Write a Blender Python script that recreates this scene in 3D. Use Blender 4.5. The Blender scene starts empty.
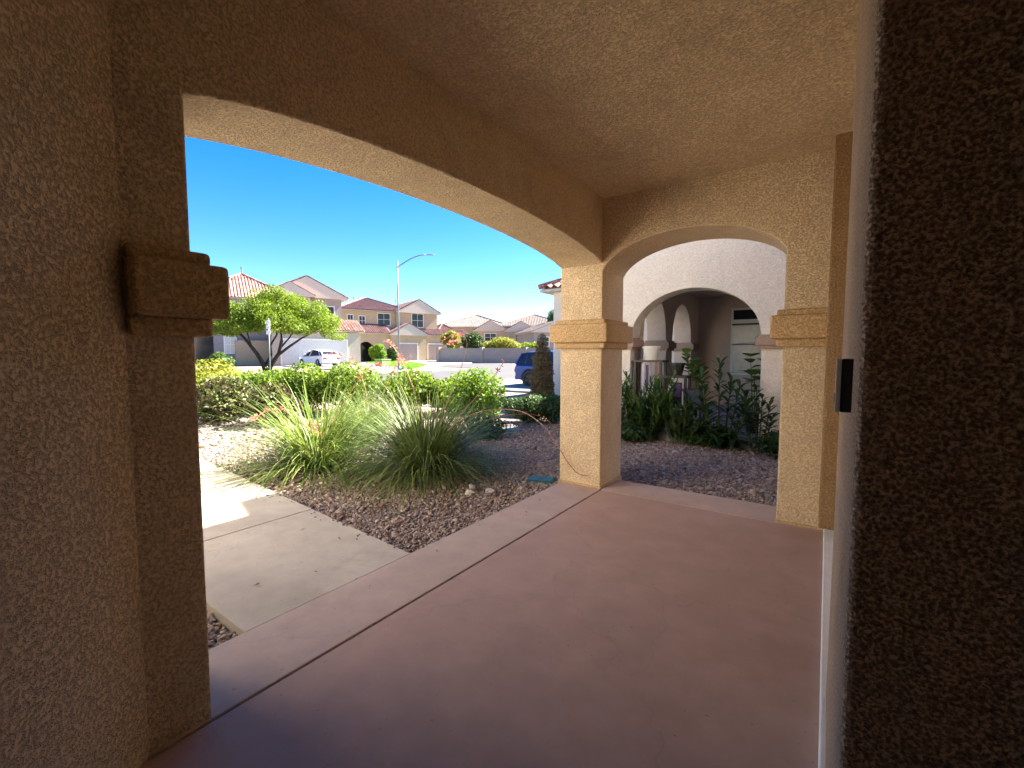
import bpy, math, random
import numpy as np
from mathutils import Vector, Matrix

random.seed(7)
rng = np.random.default_rng(11)
R = math.radians
sc = bpy.context.scene
col = sc.collection

# ------------------------------------------------------------------ materials
def new_mat(name):
    m = bpy.data.materials.new(name); m.use_nodes = True
    nt = m.node_tree
    b = nt.nodes['Principled BSDF']
    return m, nt, b

def mix_col(nt, fac, a, b):
    n = nt.nodes.new('ShaderNodeMix'); n.data_type = 'RGBA'
    if hasattr(fac, 'links'): nt.links.new(fac, n.inputs['Factor'])
    else: n.inputs['Factor'].default_value = fac
    for s, v in ((6, a), (7, b)):
        if hasattr(v, 'links'): nt.links.new(v, n.inputs[s])
        else: n.inputs[s].default_value = (*v, 1)
    return n.outputs[2]

def noise(nt, vec, scale, detail=3, rough=.55, dist=0):
    n = nt.nodes.new('ShaderNodeTexNoise')
    n.inputs['Scale'].default_value = scale; n.inputs['Detail'].default_value = detail
    n.inputs['Roughness'].default_value = rough; n.inputs['Distortion'].default_value = dist
    nt.links.new(vec, n.inputs['Vector'])
    return n.outputs['Fac']

def ramp(nt, fac, p0, p1, c0=(0, 0, 0), c1=(1, 1, 1)):
    n = nt.nodes.new('ShaderNodeValToRGB')
    n.color_ramp.elements[0].position = p0; n.color_ramp.elements[0].color = (*c0, 1)
    n.color_ramp.elements[1].position = p1; n.color_ramp.elements[1].color = (*c1, 1)
    nt.links.new(fac, n.inputs[0])
    return n.outputs[0]

def position(nt):
    return nt.nodes.new('ShaderNodeNewGeometry').outputs['Position']

def bump(nt, b, h, dist, strength=1, prev=None):
    n = nt.nodes.new('ShaderNodeBump')
    n.inputs['Distance'].default_value = dist; n.inputs['Strength'].default_value = strength
    nt.links.new(h, n.inputs['Height'])
    if prev: nt.links.new(prev, n.inputs['Normal'])
    nt.links.new(n.outputs[0], b.inputs['Normal'])
    return n.outputs[0]

def stucco(name, c, grain=75, depth=.008, var=.12, pit_shade=.72, swirl=.25):
    m, nt, b = new_mat(name)
    p = position(nt)
    n1 = noise(nt, p, grain, 4, .62, swirl)
    n2 = noise(nt, p, grain*3.1, 2, .5)
    big = noise(nt, p, 1.3, 4, .6)
    streak = noise(nt, p, 6, 4, .6)
    lo = tuple(v*(1-var) for v in c); hi = tuple(min(1, v*(1+var*.7)) for v in c)
    cc = mix_col(nt, ramp(nt, big, .35, .65), lo, hi)
    cc = mix_col(nt, ramp(nt, streak, .38, .7), cc, tuple(v*1.05 for v in c))
    pit = ramp(nt, n1, .34, .56)
    dark = nt.nodes.new('ShaderNodeMix'); dark.data_type = 'RGBA'; dark.blend_type = 'MULTIPLY'
    dark.inputs['Factor'].default_value = 1
    g = ramp(nt, n1, .36, .60, (pit_shade, pit_shade*.96, pit_shade*.93), (1.06, 1.06, 1.06))  # grain pits coloured darker, their shade put into the base colour
    nt.links.new(cc, dark.inputs[6]); nt.links.new(g, dark.inputs[7])
    nt.links.new(dark.outputs[2], b.inputs['Base Color'])
    b.inputs['Roughness'].default_value = .93
    b.inputs['Specular IOR Level'].default_value = .2
    s = bump(nt, b, noise(nt, p, 5, 3, .5), .012, .6)
    s = bump(nt, b, pit, depth, .9, s)
    bump(nt, b, n2, depth*.35, .7, s)
    return m

def plain(name, c, rough=.6, var=.12, scale=8, bscale=0, bdist=.002, metal=0, spec=.5, coat=0):
    m, nt, b = new_mat(name)
    p = position(nt)
    n = noise(nt, p, scale, 5, .6)
    nt.links.new(mix_col(nt, ramp(nt, n, .3, .7), tuple(v*(1-var) for v in c), tuple(min(1, v*(1+var)) for v in c)), b.inputs['Base Color'])
    b.inputs['Roughness'].default_value = rough; b.inputs['Metallic'].default_value = metal
    b.inputs['Specular IOR Level'].default_value = spec
    if coat: b.inputs['Coat Weight'].default_value = coat
    if bscale: bump(nt, b, noise(nt, p, bscale, 4, .6), bdist, .8)
    return m

def leaf_mat(name, cols, trans=.35, rough=.5):
    """random per leaf colour, some light passing through"""
    m, nt, b = new_mat(name)
    g = nt.nodes.new('ShaderNodeNewGeometry')
    r = nt.nodes.new('ShaderNodeValToRGB'); r.color_ramp.interpolation = 'LINEAR'
    els = r.color_ramp.elements
    while len(els) < len(cols): els.new(.5)
    for i, c in enumerate(cols):
        els[i].position = i/max(1, len(cols)-1); els[i].color = (*c, 1)
    nt.links.new(g.outputs['Random Per Island'], r.inputs[0])
    nt.links.new(r.outputs[0], b.inputs['Base Color'])
    b.inputs['Roughness'].default_value = rough; b.inputs['Specular IOR Level'].default_value = .3
    t = nt.nodes.new('ShaderNodeBsdfTranslucent')
    nt.links.new(mix_col(nt, .35, r.outputs[0], (cols[-1][0]*1.2, cols[-1][1]*1.3, cols[-1][2]*.5)), t.inputs['Color'])
    mx = nt.nodes.new('ShaderNodeMixShader'); mx.inputs[0].default_value = trans
    nt.links.new(b.outputs[0], mx.inputs[1]); nt.links.new(t.outputs[0], mx.inputs[2])
    nt.links.new(mx.outputs[0], nt.nodes['Material Output'].inputs['Surface'])
    return m

def concrete(name, c, stain, rough=.62, var=.1, spec=.4):
    m, nt, b = new_mat(name)
    p = position(nt)
    big = noise(nt, p, .9, 5, .6, .4); mid = noise(nt, p, 4.5, 6, .65); fine = noise(nt, p, 260, 2, .5); blot = noise(nt, p, 1.7, 6, .7, .8)
    cc = mix_col(nt, ramp(nt, big, .35, .68), tuple(v*(1-var) for v in c), tuple(v*(1+var) for v in c))
    cc = mix_col(nt, ramp(nt, blot, .55, .78), cc, stain)
    d = nt.nodes.new('ShaderNodeMix'); d.data_type = 'RGBA'; d.blend_type = 'MULTIPLY'; d.inputs['Factor'].default_value = 1
    nt.links.new(cc, d.inputs[6]); nt.links.new(ramp(nt, mid, .3, .7, (.88, .87, .86), (1.06, 1.06, 1.06)), d.inputs[7])
    # fine hairline cracks
    v = nt.nodes.new('ShaderNodeTexVoronoi'); v.feature = 'DISTANCE_TO_EDGE'; v.inputs['Scale'].default_value = .55
    wv = nt.nodes.new('ShaderNodeVectorMath'); wv.operation = 'ADD'
    nn = nt.nodes.new('ShaderNodeTexNoise'); nn.inputs['Scale'].default_value = 2.5; nn.inputs['Detail'].default_value = 6
    nt.links.new(p, nn.inputs['Vector'])
    sc_ = nt.nodes.new('ShaderNodeVectorMath'); sc_.operation = 'SCALE'; sc_.inputs['Scale'].default_value = .5
    nt.links.new(nn.outputs['Color'], sc_.inputs[0]); nt.links.new(p, wv.inputs[0]); nt.links.new(sc_.outputs[0], wv.inputs[1])
    nt.links.new(wv.outputs[0], v.inputs['Vector'])
    crack = ramp(nt, v.outputs['Distance'], .0005, .0022, (.72, .72, .72), (1, 1, 1))
    d2 = nt.nodes.new('ShaderNodeMix'); d2.data_type = 'RGBA'; d2.blend_type = 'MULTIPLY'; d2.inputs['Factor'].default_value = .35
    nt.links.new(d.outputs[2], d2.inputs[6]); nt.links.new(crack, d2.inputs[7])
    # dark specks and small pits
    sp = ramp(nt, noise(nt, p, 38, 3, .5), .26, .32, (.62, .6, .6), (1, 1, 1))
    d3 = nt.nodes.new('ShaderNodeMix'); d3.data_type = 'RGBA'; d3.blend_type = 'MULTIPLY'; d3.inputs['Factor'].default_value = .8
    nt.links.new(d2.outputs[2], d3.inputs[6]); nt.links.new(sp, d3.inputs[7])
    nt.links.new(d3.outputs[2], b.inputs['Base Color'])
    nt.links.new(ramp(nt, mid, .3, .7, (rough-.1,)*3, (rough+.12,)*3), b.inputs['Roughness'])
    b.inputs['Specular IOR Level'].default_value = spec
    s = bump(nt, b, mid, .004, .5)
    bump(nt, b, fine, .0012, .8, s)
    return m

M = {}
M['stucco'] = stucco('tan stucco', (.82, .65, .43))
M['stucco_near'] = stucco('rough near stucco', (.72, .54, .40), 150, .007, .12, .40, 0)  # deeper pit shade put into the colour
M['trim'] = stucco('ochre trim stucco', (.66, .46, .245), 70, .007)
M['stucco_pale'] = stucco('pale stucco', (.72, .67, .58), 45, .004, .04, .9)
M['stucco_far'] = stucco('far cream stucco', (.46, .37, .25), 20, .006, .06)
M['stucco_far2'] = stucco('far beige stucco', (.42, .37, .31), 20, .006, .06)
M['stucco_grey'] = stucco('far grey stucco', (.30, .28, .27), 20, .006, .06)
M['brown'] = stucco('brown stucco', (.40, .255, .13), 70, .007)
M['trim_pale'] = plain('pale far trim', (.72, .68, .60), .8)
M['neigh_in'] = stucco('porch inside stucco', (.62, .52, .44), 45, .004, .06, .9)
M['neigh_trim'] = stucco('brown neighbour trim', (.46, .33, .25), 60, .005)
M['white'] = plain('white paint', (.78, .78, .76), .6, .06, 14, 60, .001)
M['patio'] = concrete('coated patio concrete', (.42, .287, .238), (.44, .28, .215), .70, .06, .15)
M['apron'] = concrete('apron concrete', (.46, .35, .295), (.41, .305, .26), .74, .07, .15)
M['walk'] = concrete('walkway concrete', (.44, .385, .315), (.37, .31, .25), .9, .1, .15)
M['curb'] = concrete('kerb concrete', (.25, .24, .23), (.21, .20, .19), .85)
M['asphalt'] = concrete('old asphalt', (.060, .058, .062), (.048, .047, .05), .9)
M['joint'] = plain('dark joint', (.045, .032, .028), .9)
M['metal'] = plain('galvanised steel', (.20, .22, .24), .5, .08, 5, metal=.3)
M['dark'] = plain('black plastic', (.018, .018, .022), .35)
M['silver'] = plain('brushed silver', (.6, .6, .62), .3, .04, metal=.9)
M['silver_paint'] = plain('silver paint', (.62, .60, .60), .35, .04, 30)
M['green_lid'] = plain('green plastic lid', (.022, .10, .085), .55, .2, 14, 80, .002)
M['teal_lid'] = plain('faded green lid', (.10, .22, .21), .6, .2, 14, 80, .002)
M['bark'] = plain('dark bark', (.045, .027, .02), .9, .3, 14, 40, .02)
M['stem'] = plain('green stem', (.10, .13, .05), .7)
M['stalk'] = plain('tan flower stalk', (.36, .20, .13), .7, .2, 20)
M['flower'] = leaf_mat('coral flowers', [(.55, .10, .10), (.75, .24, .20), (.80, .42, .34)], .3)
M['wood'] = plain('dark brown wood', (.035, .018, .012), .5, .3, 12)
M['redwood'] = plain('reddish wood', (.20, .06, .03), .5, .3, 12)
M['pot_white'] = plain('white glazed pot', (.72, .70, .64), .35, .05)
M['pot_blue'] = plain('grey blue pot', (.075, .10, .13), .5, .15)
M['pot_black'] = plain('black pot', (.02, .02, .02), .5)
M['cloth'] = plain('pale cloth', (.62, .6, .66), .9)
M['purple'] = plain('purple cloth', (.12, .07, .17), .9)
M['util'] = plain('green cabinet paint', (.16, .32, .07), .6)
M['door_far'] = plain('taupe garage door', (.36, .28, .25), .6)
M['door_white'] = plain('white garage door', (.55, .54, .52), .6)
M['fascia'] = plain('beige fascia', (.52, .44, .36), .7)
M['step'] = concrete('grey step', (.30, .29, .30), (.25, .24, .25), .8)
M['rock'] = plain('grey rock', (.38, .35, .33), .9, .25, 20, 60, .004)
M['solar'] = plain('dark solar top', (.03, .04, .045), .25)

def glass_dark(name, c=(.02, .025, .03), rough=.08):
    m, nt, b = new_mat(name)
    b.inputs['Base Color'].default_value = (*c, 1); b.inputs['Roughness'].default_value = rough
    b.inputs['Specular IOR Level'].default_value = .35
    return m
M['glass'] = glass_dark('dark window glass')
M['blind'] = plain('pale blind behind glass', (.66, .64, .55), .25)
def paint(name, c, metal=.3):
    m, nt, b = new_mat(name)
    b.inputs['Base Color'].default_value = (*c, 1); b.inputs['Metallic'].default_value = metal
    b.inputs['Roughness'].default_value = .35; b.inputs['Coat Weight'].default_value = .25; b.inputs['Coat Roughness'].default_value = .05
    return m
M['blue_paint'] = paint('blue car paint', (.004, .032, .22), 0)
M['white_paint'] = paint('white car paint', (.75, .76, .77), 0)
M['tyre'] = plain('tyre rubber', (.015, .015, .016), .85)
M['rim_dark'] = plain('dark rim', (.05, .05, .055), .35, metal=.6)
M['rim'] = plain('silver rim', (.5, .5, .52), .35, metal=.7)
M['lamp_red'] = plain('red tail lamp', (.35, .01, .01), .2)

def tile_mat(name, cols):
    m, nt, b = new_mat(name)
    p = position(nt)
    v = nt.nodes.new('ShaderNodeTexVoronoi'); v.inputs['Scale'].default_value = 3.2; nt.links.new(p, v.inputs['Vector'])
    sepn = nt.nodes.new('ShaderNodeSeparateColor'); nt.links.new(v.outputs['Color'], sepn.inputs[0])
    r = nt.nodes.new('ShaderNodeValToRGB'); els = r.color_ramp.elements
    while len(els) < len(cols): els.new(.5)
    for i, c in enumerate(cols): els[i].position = i/(len(cols)-1); els[i].color = (*c, 1)
    nt.links.new(sepn.outputs[0], r.inputs[0])
    nt.links.new(r.outputs[0], b.inputs['Base Color']); b.inputs['Roughness'].default_value = .85
    return m
M['tile_red'] = tile_mat('red cream clay tiles', [(.22, .075, .055), (.32, .13, .10), (.44, .27, .22), (.27, .10, .075)])
M['tile_brown'] = tile_mat('brown clay tiles', [(.13, .06, .065), (.18, .095, .095), (.23, .14, .135)])
M['tile_grey'] = tile_mat('grey brown tiles', [(.13, .095, .09), (.18, .14, .13), (.22, .17, .16)])

def gravel_ground():
    m, nt, b = new_mat('gravel bed')
    p = position(nt)
    v = nt.nodes.new('ShaderNodeTexVoronoi'); v.inputs['Scale'].default_value = 45; nt.links.new(p, v.inputs['Vector'])
    sepn = nt.nodes.new('ShaderNodeSeparateColor'); nt.links.new(v.outputs['Color'], sepn.inputs[0])
    r = nt.nodes.new('ShaderNodeValToRGB'); els = r.color_ramp.elements
    cs = [(.09, .065, .055), (.19, .14, .12), (.28, .22, .18), (.14, .11, .11), (.34, .28, .24)]
    while len(els) < len(cs): els.new(.5)
    for i, c in enumerate(cs): els[i].position = i/(len(cs)-1); els[i].color = (*c, 1)
    nt.links.new(sepn.outputs[0], r.inputs[0])
    n = noise(nt, p, 2.2, 4, .6)
    nt.links.new(mix_col(nt, ramp(nt, n, .55, .75), r.outputs[0], (.22, .14, .085)), b.inputs['Base Color'])
    b.inputs['Roughness'].default_value = .9
    inv = ramp(nt, v.outputs['Distance'], .0, .6, (1, 1, 1), (0, 0, 0))
    bump(nt, b, inv, .012, .8)
    return m
M['ground'] = gravel_ground()
def stone_mat():
    m, nt, b = new_mat('loose gravel')
    g = nt.nodes.new('ShaderNodeNewGeometry')
    r = nt.nodes.new('ShaderNodeValToRGB'); els = r.color_ramp.elements
    cs = [(.12, .08, .065), (.27, .18, .14), (.36, .27, .21), (.165, .135, .13), (.28, .23, .215), (.42, .36, .30), (.25, .16, .125)]
    while len(els) < len(cs): els.new(.5)
    for i, c in enumerate(cs): els[i].position = i/(len(cs)-1); els[i].color = (*c, 1)
    nt.links.new(g.outputs['Random Per Island'], r.inputs[0])
    nt.links.new(r.outputs[0], b.inputs['Base Color']); b.inputs['Roughness'].default_value = .85
    return m
M['stone'] = stone_mat()
M['lawn'] = plain('lawn green', (.10, .20, .03), .9, .3, 3)

# leaves
M['l_tree'] = leaf_mat('feathery yellow green leaves', [(.04, .085, .01), (.10, .18, .012), (.17, .25, .015), (.24, .30, .03)], .45)
M['l_hedge'] = leaf_mat('green hedge leaves', [(.03, .065, .01), (.08, .145, .015), (.15, .235, .02), (.22, .29, .035)], .4)
M['l_bright'] = leaf_mat('bright green leaves', [(.05, .11, .012), (.12, .22, .018), (.20, .31, .03)], .45)
M['l_lantana'] = leaf_mat('yellow green leaves', [(.08, .14, .015), (.17, .24, .02), (.27, .30, .035), (.32, .24, .06)], .45)
M['l_burg'] = leaf_mat('burgundy leaves', [(.03, .012, .012), (.035, .06, .012), (.07, .03, .025), (.06, .11, .02), (.11, .16, .03), (.12, .07, .04)], .25)
M['l_dark'] = leaf_mat('dark green leaves', [(.02, .045, .012), (.04, .08, .018), (.07, .115, .03)], .25)
M['l_mid'] = leaf_mat('mid green leaves', [(.035, .075, .012), (.07, .13, .025), (.12, .19, .04)], .3)
M['l_cyp'] = leaf_mat('brown green needles', [(.11, .07, .035), (.19, .125, .06), (.14, .125, .05), (.26, .18, .10)], .15)
M['blade'] = leaf_mat('yucca blades', [(.05, .10, .02), (.10, .165, .03), (.16, .225, .05), (.25, .29, .10)], .3)
M['blade_shade'] = leaf_mat('shade darkened yucca blades', [(.04, .075, .02), (.09, .14, .035), (.16, .225, .055), (.30, .33, .12)], .25)  # copy of the yucca blades with the clump's shade put into its greens
M['l_grass'] = leaf_mat('lawn blades', [(.08, .18, .02), (.15, .30, .03), (.25, .40, .06)], .3)

# ------------------------------------------------------------------ object helpers
def tag(o, label=None, cat=None, group=None, kind=None):
    if label: o['label'] = label
    if cat: o['category'] = cat
    if group: o['group'] = group
    if kind: o['kind'] = kind
    return o

def empty(name, loc, label, cat, group=None):
    o = bpy.data.objects.new(name, None); col.objects.link(o); o.location = loc
    o.empty_display_size = .2
    return tag(o, label, cat, group)

def world_loc(o):
    v = Vector((0, 0, 0))
    while o is not None:
        v += Vector(o.location); o = o.parent
    return v

class MB:
    """collects shapes in world coordinates; build() links them as one mesh object"""
    def __init__(s): s.v = []; s.f = []; s.np = None
    def add(s, vs, fs):
        n = len(s.v); s.v += [tuple(p) for p in vs]; s.f += [tuple(i+n for i in f) for f in fs]; return s
    def box(s, x0, x1, y0, y1, z0, z1):
        vs = [(x0, y0, z0), (x1, y0, z0), (x1, y1, z0), (x0, y1, z0), (x0, y0, z1), (x1, y0, z1), (x1, y1, z1), (x0, y1, z1)]
        return s.add(vs, [(3, 2, 1, 0), (4, 5, 6, 7), (0, 1, 5, 4), (1, 2, 6, 5), (2, 3, 7, 6), (3, 0, 4, 7)])
    def prism(s, poly, axis, a, b):
        """poly 2D extruded along axis: 'x' poly=(y,z); 'y' poly=(x,z); 'z' poly=(x,y)"""
        def P3(p, t): return {'x': (t, p[0], p[1]), 'y': (p[0], t, p[1]), 'z': (p[0], p[1], t)}[axis]
        n = len(poly)
        vs = [P3(p, a) for p in poly]+[P3(p, b) for p in poly]
        fs = [tuple(range(n)), tuple(range(2*n-1, n-1, -1))]+[(i, n+i, n+(i+1) % n, (i+1) % n) for i in range(n)]
        return s.add(vs, fs)
    def tube(s, pts, rads, seg=8, cap=True):
        pts = [Vector(p) for p in pts]; n = len(pts); rings = []
        up = Vector((0, 0, 1))
        vs = []
        for i, p in enumerate(pts):
            t = (pts[min(i+1, n-1)]-pts[max(i-1, 0)]).normalized()
            a = t.cross(up)
            if a.length < 1e-3: a = Vector((1, 0, 0))
            a.normalize(); b = t.cross(a).normalized()
            r = rads[i] if hasattr(rads, '__len__') else rads
            for k in range(seg):
                th = 2*math.pi*k/seg
                vs.append(p+a*math.cos(th)*r+b*math.sin(th)*r)
        fs = []
        for i in range(n-1):
            for k in range(seg):
                fs.append((i*seg+k, i*seg+(k+1) % seg, (i+1)*seg+(k+1) % seg, (i+1)*seg+k))
        if cap: fs += [tuple(range(seg))[::-1], tuple((n-1)*seg+k for k in range(seg))]
        return s.add(vs, fs)
    def lathe(s, c, prof, seg=28, axis='z', s2=1):
        vs = []; fs = []; n = len(prof)
        for r, z in prof:
            for k in range(seg):
                th = 2*math.pi*k/seg
                a, b = r*math.cos(th), r*math.sin(th)*s2
                if axis == 'z': vs.append((c[0]+a, c[1]+b, c[2]+z))
                elif axis == 'y': vs.append((c[0]+a, c[1]+z, c[2]+b))
                else: vs.append((c[0]+z, c[1]+a, c[2]+b))
        for i in range(n-1):
            for k in range(seg): fs.append((i*seg+k, i*seg+(k+1) % seg, (i+1)*seg+(k+1) % seg, (i+1)*seg+k))
        fs += [tuple(range(seg))[::-1], tuple((n-1)*seg+k for k in range(seg))]
        return s.add(vs, fs)
    def build(s, name, mat, parent=None, bevel=0, smooth=False, bseg=2, origin=None, label=None):
        me = bpy.data.meshes.new(name)
        off = world_loc(parent) if parent is not None else Vector(origin or (0, 0, 0))
        me.from_pydata([(p[0]-off.x, p[1]-off.y, p[2]-off.z) for p in s.v], [], s.f)
        me.update()
        import bmesh
        bm = bmesh.new(); bm.from_mesh(me); bmesh.ops.recalc_face_normals(bm, faces=bm.faces); bm.to_mesh(me); bm.free()
        if smooth: me.shade_smooth()
        me.materials.append(mat)
        o = bpy.data.objects.new(name, me); col.objects.link(o)
        if parent is not None: o.parent = parent
        else: o.location = off
        if bevel:
            b = o.modifiers.new('b', 'BEVEL'); b.width = bevel; b.segments = bseg; b.limit_method = 'ANGLE'; b.angle_limit = R(40)
        if label: o['label'] = label
        return o

def np_mesh(name, V, F, mat, parent=None, origin=(0, 0, 0), smooth=False):
    """V (n,3) world, F (m,k) equal sized faces"""
    off = np.array(world_loc(parent) if parent is not None else origin, dtype=float)
    me = bpy.data.meshes.new(name)
    V = np.asarray(V, dtype=np.float32)-off.astype(np.float32)
    m, k = F.shape
    me.vertices.add(len(V)); me.vertices.foreach_set('co', V.ravel())
    me.loops.add(m*k); me.loops.foreach_set('vertex_index', F.astype(np.int32).ravel())
    me.polygons.add(m); me.polygons.foreach_set('loop_start', np.arange(0, m*k, k, dtype=np.int32))
    me.update(calc_edges=True)
    if smooth: me.shade_smooth()
    me.materials.append(mat)
    o = bpy.data.objects.new(name, me); col.objects.link(o)
    if parent is not None: o.parent = parent
    else: o.location = tuple(off)
    return o

def gz(x, y):
    """ground height: level yard, gentle rise beyond 20 m"""
    d = math.hypot(x, y)
    return -.04+.02*max(0, min(d, 62)-20)

# ------------------------------------------------------------------ foliage helpers
def leaf_cloud(lobes, n, size, asp=.5, shell=.6, updown=.3, zmin=None):
    """diamond leaves through a set of ellipsoids (cx,cy,cz,rx,ry,rz), more of them near the surface"""
    L = np.array(lobes, float)
    w = L[:, 3]*L[:, 4]*L[:, 5]; w = w**.75; w /= w.sum()
    idx = rng.choice(len(L), n, p=w)
    d = rng.normal(size=(n, 3)); d /= np.linalg.norm(d, axis=1)[:, None]
    r = rng.random(n)**(1/3.0); r = np.where(rng.random(n) < shell, .78+.27*rng.random(n), r)
    c = L[idx, :3]+d*r[:, None]*L[idx, 3:]
    if zmin is not None:
        k = c[:, 2] > zmin; c = c[k]; d = d[k]; n = len(c)
    # normal roughly outward with scatter
    nn = d*.6+rng.normal(size=(n, 3))*.7; nn[:, 2] += updown; nn /= np.linalg.norm(nn, axis=1)[:, None]
    t = np.cross(nn, rng.normal(size=(n, 3))); t /= np.linalg.norm(t, axis=1)[:, None]
    b = np.cross(nn, t)
    s = size*(.6+.8*rng.random(n))[:, None]
    bend = nn*s*.15
    V = np.stack([c-t*s, c-b*s*asp+bend, c+t*s, c+b*s*asp+bend], 1).reshape(-1, 3)
    F = np.arange(4*n).reshape(n, 4)
    return V, F

def bump_lobes(c, r, n, spread=.55, size=.55, flat=1.0):
    out = []
    for i in range(n):
        a = random.uniform(0, 2*math.pi); u = random.uniform(-.35, 1); rr = math.sqrt(max(0, 1-u*u))
        k = size*random.uniform(.7, 1.25)
        out.append((c[0]+math.cos(a)*rr*r[0]*spread, c[1]+math.sin(a)*rr*r[1]*spread, c[2]+u*r[2]*spread, r[0]*k, r[1]*k, r[2]*k*flat))
    return out

def blades(root, n, length, e0=(35, 88), droop=(20, 80), width=.009, spread=.12, seg=7, az=(0, 360)):
    """ribbons that rise and arch over"""
    ph = np.radians(rng.uniform(az[0], az[1], n)); L = length*(.6+.55*rng.random(n))
    el0 = np.radians(rng.uniform(e0[0], e0[1], n)); dr = np.radians(rng.uniform(droop[0], droop[1], n))
    rr = spread*np.sqrt(rng.random(n))
    p = np.stack([root[0]+np.cos(ph)*rr, root[1]+np.sin(ph)*rr, np.full(n, root[2])], 1)
    side = np.stack([-np.sin(ph), np.cos(ph), np.zeros(n)], 1)
    tw = rng.normal(size=n)*.25
    V = []
    for k in range(seg+1):
        s = k/seg
        w = width*(1-.25*s) if s < .5 else width*(1-.25*s)*(1-(s-.5)*1.9)
        w = max(w, .0012)
        V.append(np.stack([p-side*w, p+side*w], 1))
        el = el0-dr*(s**1.6)*1.35
        ph2 = ph+tw*s
        step = (L/seg)[:, None]
        p = p+step*np.stack([np.cos(ph2)*np.cos(el), np.sin(ph2)*np.cos(el), np.sin(el)], 1)
    V = np.stack(V, 1)            # n, seg+1, 2, 3
    n_, S, _, _ = V.shape
    base = (np.arange(n_)*S*2)[:, None, None]+(np.arange(S-1)*2)[None, :, None]
    F = (base+np.array([0, 1, 3, 2])[None, None, :]).reshape(-1, 4)
    V = V.reshape(-1, 3)
    V[:, 2] = np.maximum(V[:, 2], root[2]+.005)
    return V, F

def flower_stalk(parent, pts, r=.006, flowers=26, start=.45, fs=.02):
    """arching stalk > blossoms"""
    P_ = [Vector(p) for p in pts]
    fine = []
    for i in range(len(P_)-1):
        p0 = P_[max(i-1, 0)]; p1 = P_[i]; p2 = P_[i+1]; p3 = P_[min(i+2, len(P_)-1)]
        for k in range(6):
            t = k/6
            fine.append(.5*((2*p1)+(-p0+p2)*t+(2*p0-5*p1+4*p2-p3)*t*t+(-p0+3*p1-3*p2+p3)*t**3))
    fine.append(P_[-1])
    n = len(fine)
    st = MB().tube(fine, [r*(1-.6*i/n) for i in range(n)], 6).build('flower_stalk', M['stalk'], parent, smooth=True)
    mb = MB()
    for j in range(flowers):
        s = start+(1-start)*random.random(); p = fine[min(n-1, int(s*(n-1)))]
        d = Vector((random.uniform(-1, 1), random.uniform(-1, 1), random.uniform(-.6, 1))).normalized()
        q = p+d*fs*random.uniform(1, 2.6)
        mb.tube([p, p+(q-p)*.4, q, q+d*fs*.9], [.0012, fs*.16, fs*.34, fs*.12], 5)
    mb.build('blossom', M['flower'], st)
    return st

# ------------------------------------------------------------------ THE SETTING
# ground: one sheet, polar grid
def build_ground():
    rr = [0, 1, 2, 3, 4, 6, 8, 10, 13, 16, 20, 25, 30, 35, 40, 45, 50, 56, 62, 70, 90, 150, 300, 700, 1500]
    seg = 96; V = []; F = []
    for i, r in enumerate(rr):
        for k in range(seg):
            a = 2*math.pi*k/seg; x, y = r*math.cos(a), r*math.sin(a)
            V.append((x, y, gz(x, y)-.035))
    for i in range(len(rr)-1):
        for k in range(seg): F.append((i*seg+k, i*seg+(k+1) % seg, (i+1)*seg+(k+1) % seg, (i+1)*seg+k))
    V = np.array(V); F = np.array(F)
    o = np_mesh('ground', V, F, M['ground'])
    tag(o, 'gravel covered desert ground sheet', None, None, 'structure')
build_ground()

def sheet(name, poly, dz, mat, n=1, thick=.1):
    """flat sheet that follows the ground, cut into small cells"""
    xs = [p[0] for p in poly]; ys = [p[1] for p in poly]
    mb = MB()
    # grid of a quad polygon (4 points) by bilinear interpolation
    a, b, c, d = [Vector((*p, 0)) for p in poly]
    N = n
    top = []
    for i in range(N+1):
        for j in range(N+1):
            p = a.lerp(b, i/N).lerp(d.lerp(c, i/N), j/N)
            top.append((p.x, p.y, gz(p.x, p.y)+dz))
    F = [(i*(N+1)+j, (i+1)*(N+1)+j, (i+1)*(N+1)+j+1, i*(N+1)+j+1) for i in range(N) for j in range(N)]
    mb.add(top, F)
    # skirt
    rim = [i*(N+1) for i in range(N+1)]+[N*(N+1)+j for j in range(1, N+1)]+[i*(N+1)+N for i in range(N-1, -1, -1)]+[j for j in range(N-1, 0, -1)]
    vs = [top[i] for i in rim]+[(top[i][0], top[i][1], top[i][2]-thick) for i in rim]
    k = len(rim)
    mb.add(vs, [(i, (i+1) % k, k+(i+1) % k, k+i) for i in range(k)])
    o = mb.build(name, mat)
    o['kind'] = 'structure'
    return o

# patio: main slab, apron strips, with real gaps between
p = MB(); p.box(-2.003, .62, -1.8, 4.535, -.14, 0)
tag(p.build('patio', M['patio'], bevel=.006), None, None, None, 'structure')
p = MB(); p.box(-2.52, -2.017, -.2, 5.04, -.14, .001)
tag(p.build('patio_apron', M['apron'], bevel=.006), None, None, None, 'structure')
p = MB(); p.box(-2.012, .62, 4.543, 5.04, -.14, .001)
tag(p.build('patio_edge', M['apron'], bevel=.006), None, None, None, 'structure')
p = MB(); p.box(-2.4, .6, -1.7, 4.95, -.13, -.03)
tag(p.build('joint_filler', M['joint']), None, None, None, 'structure')
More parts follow.
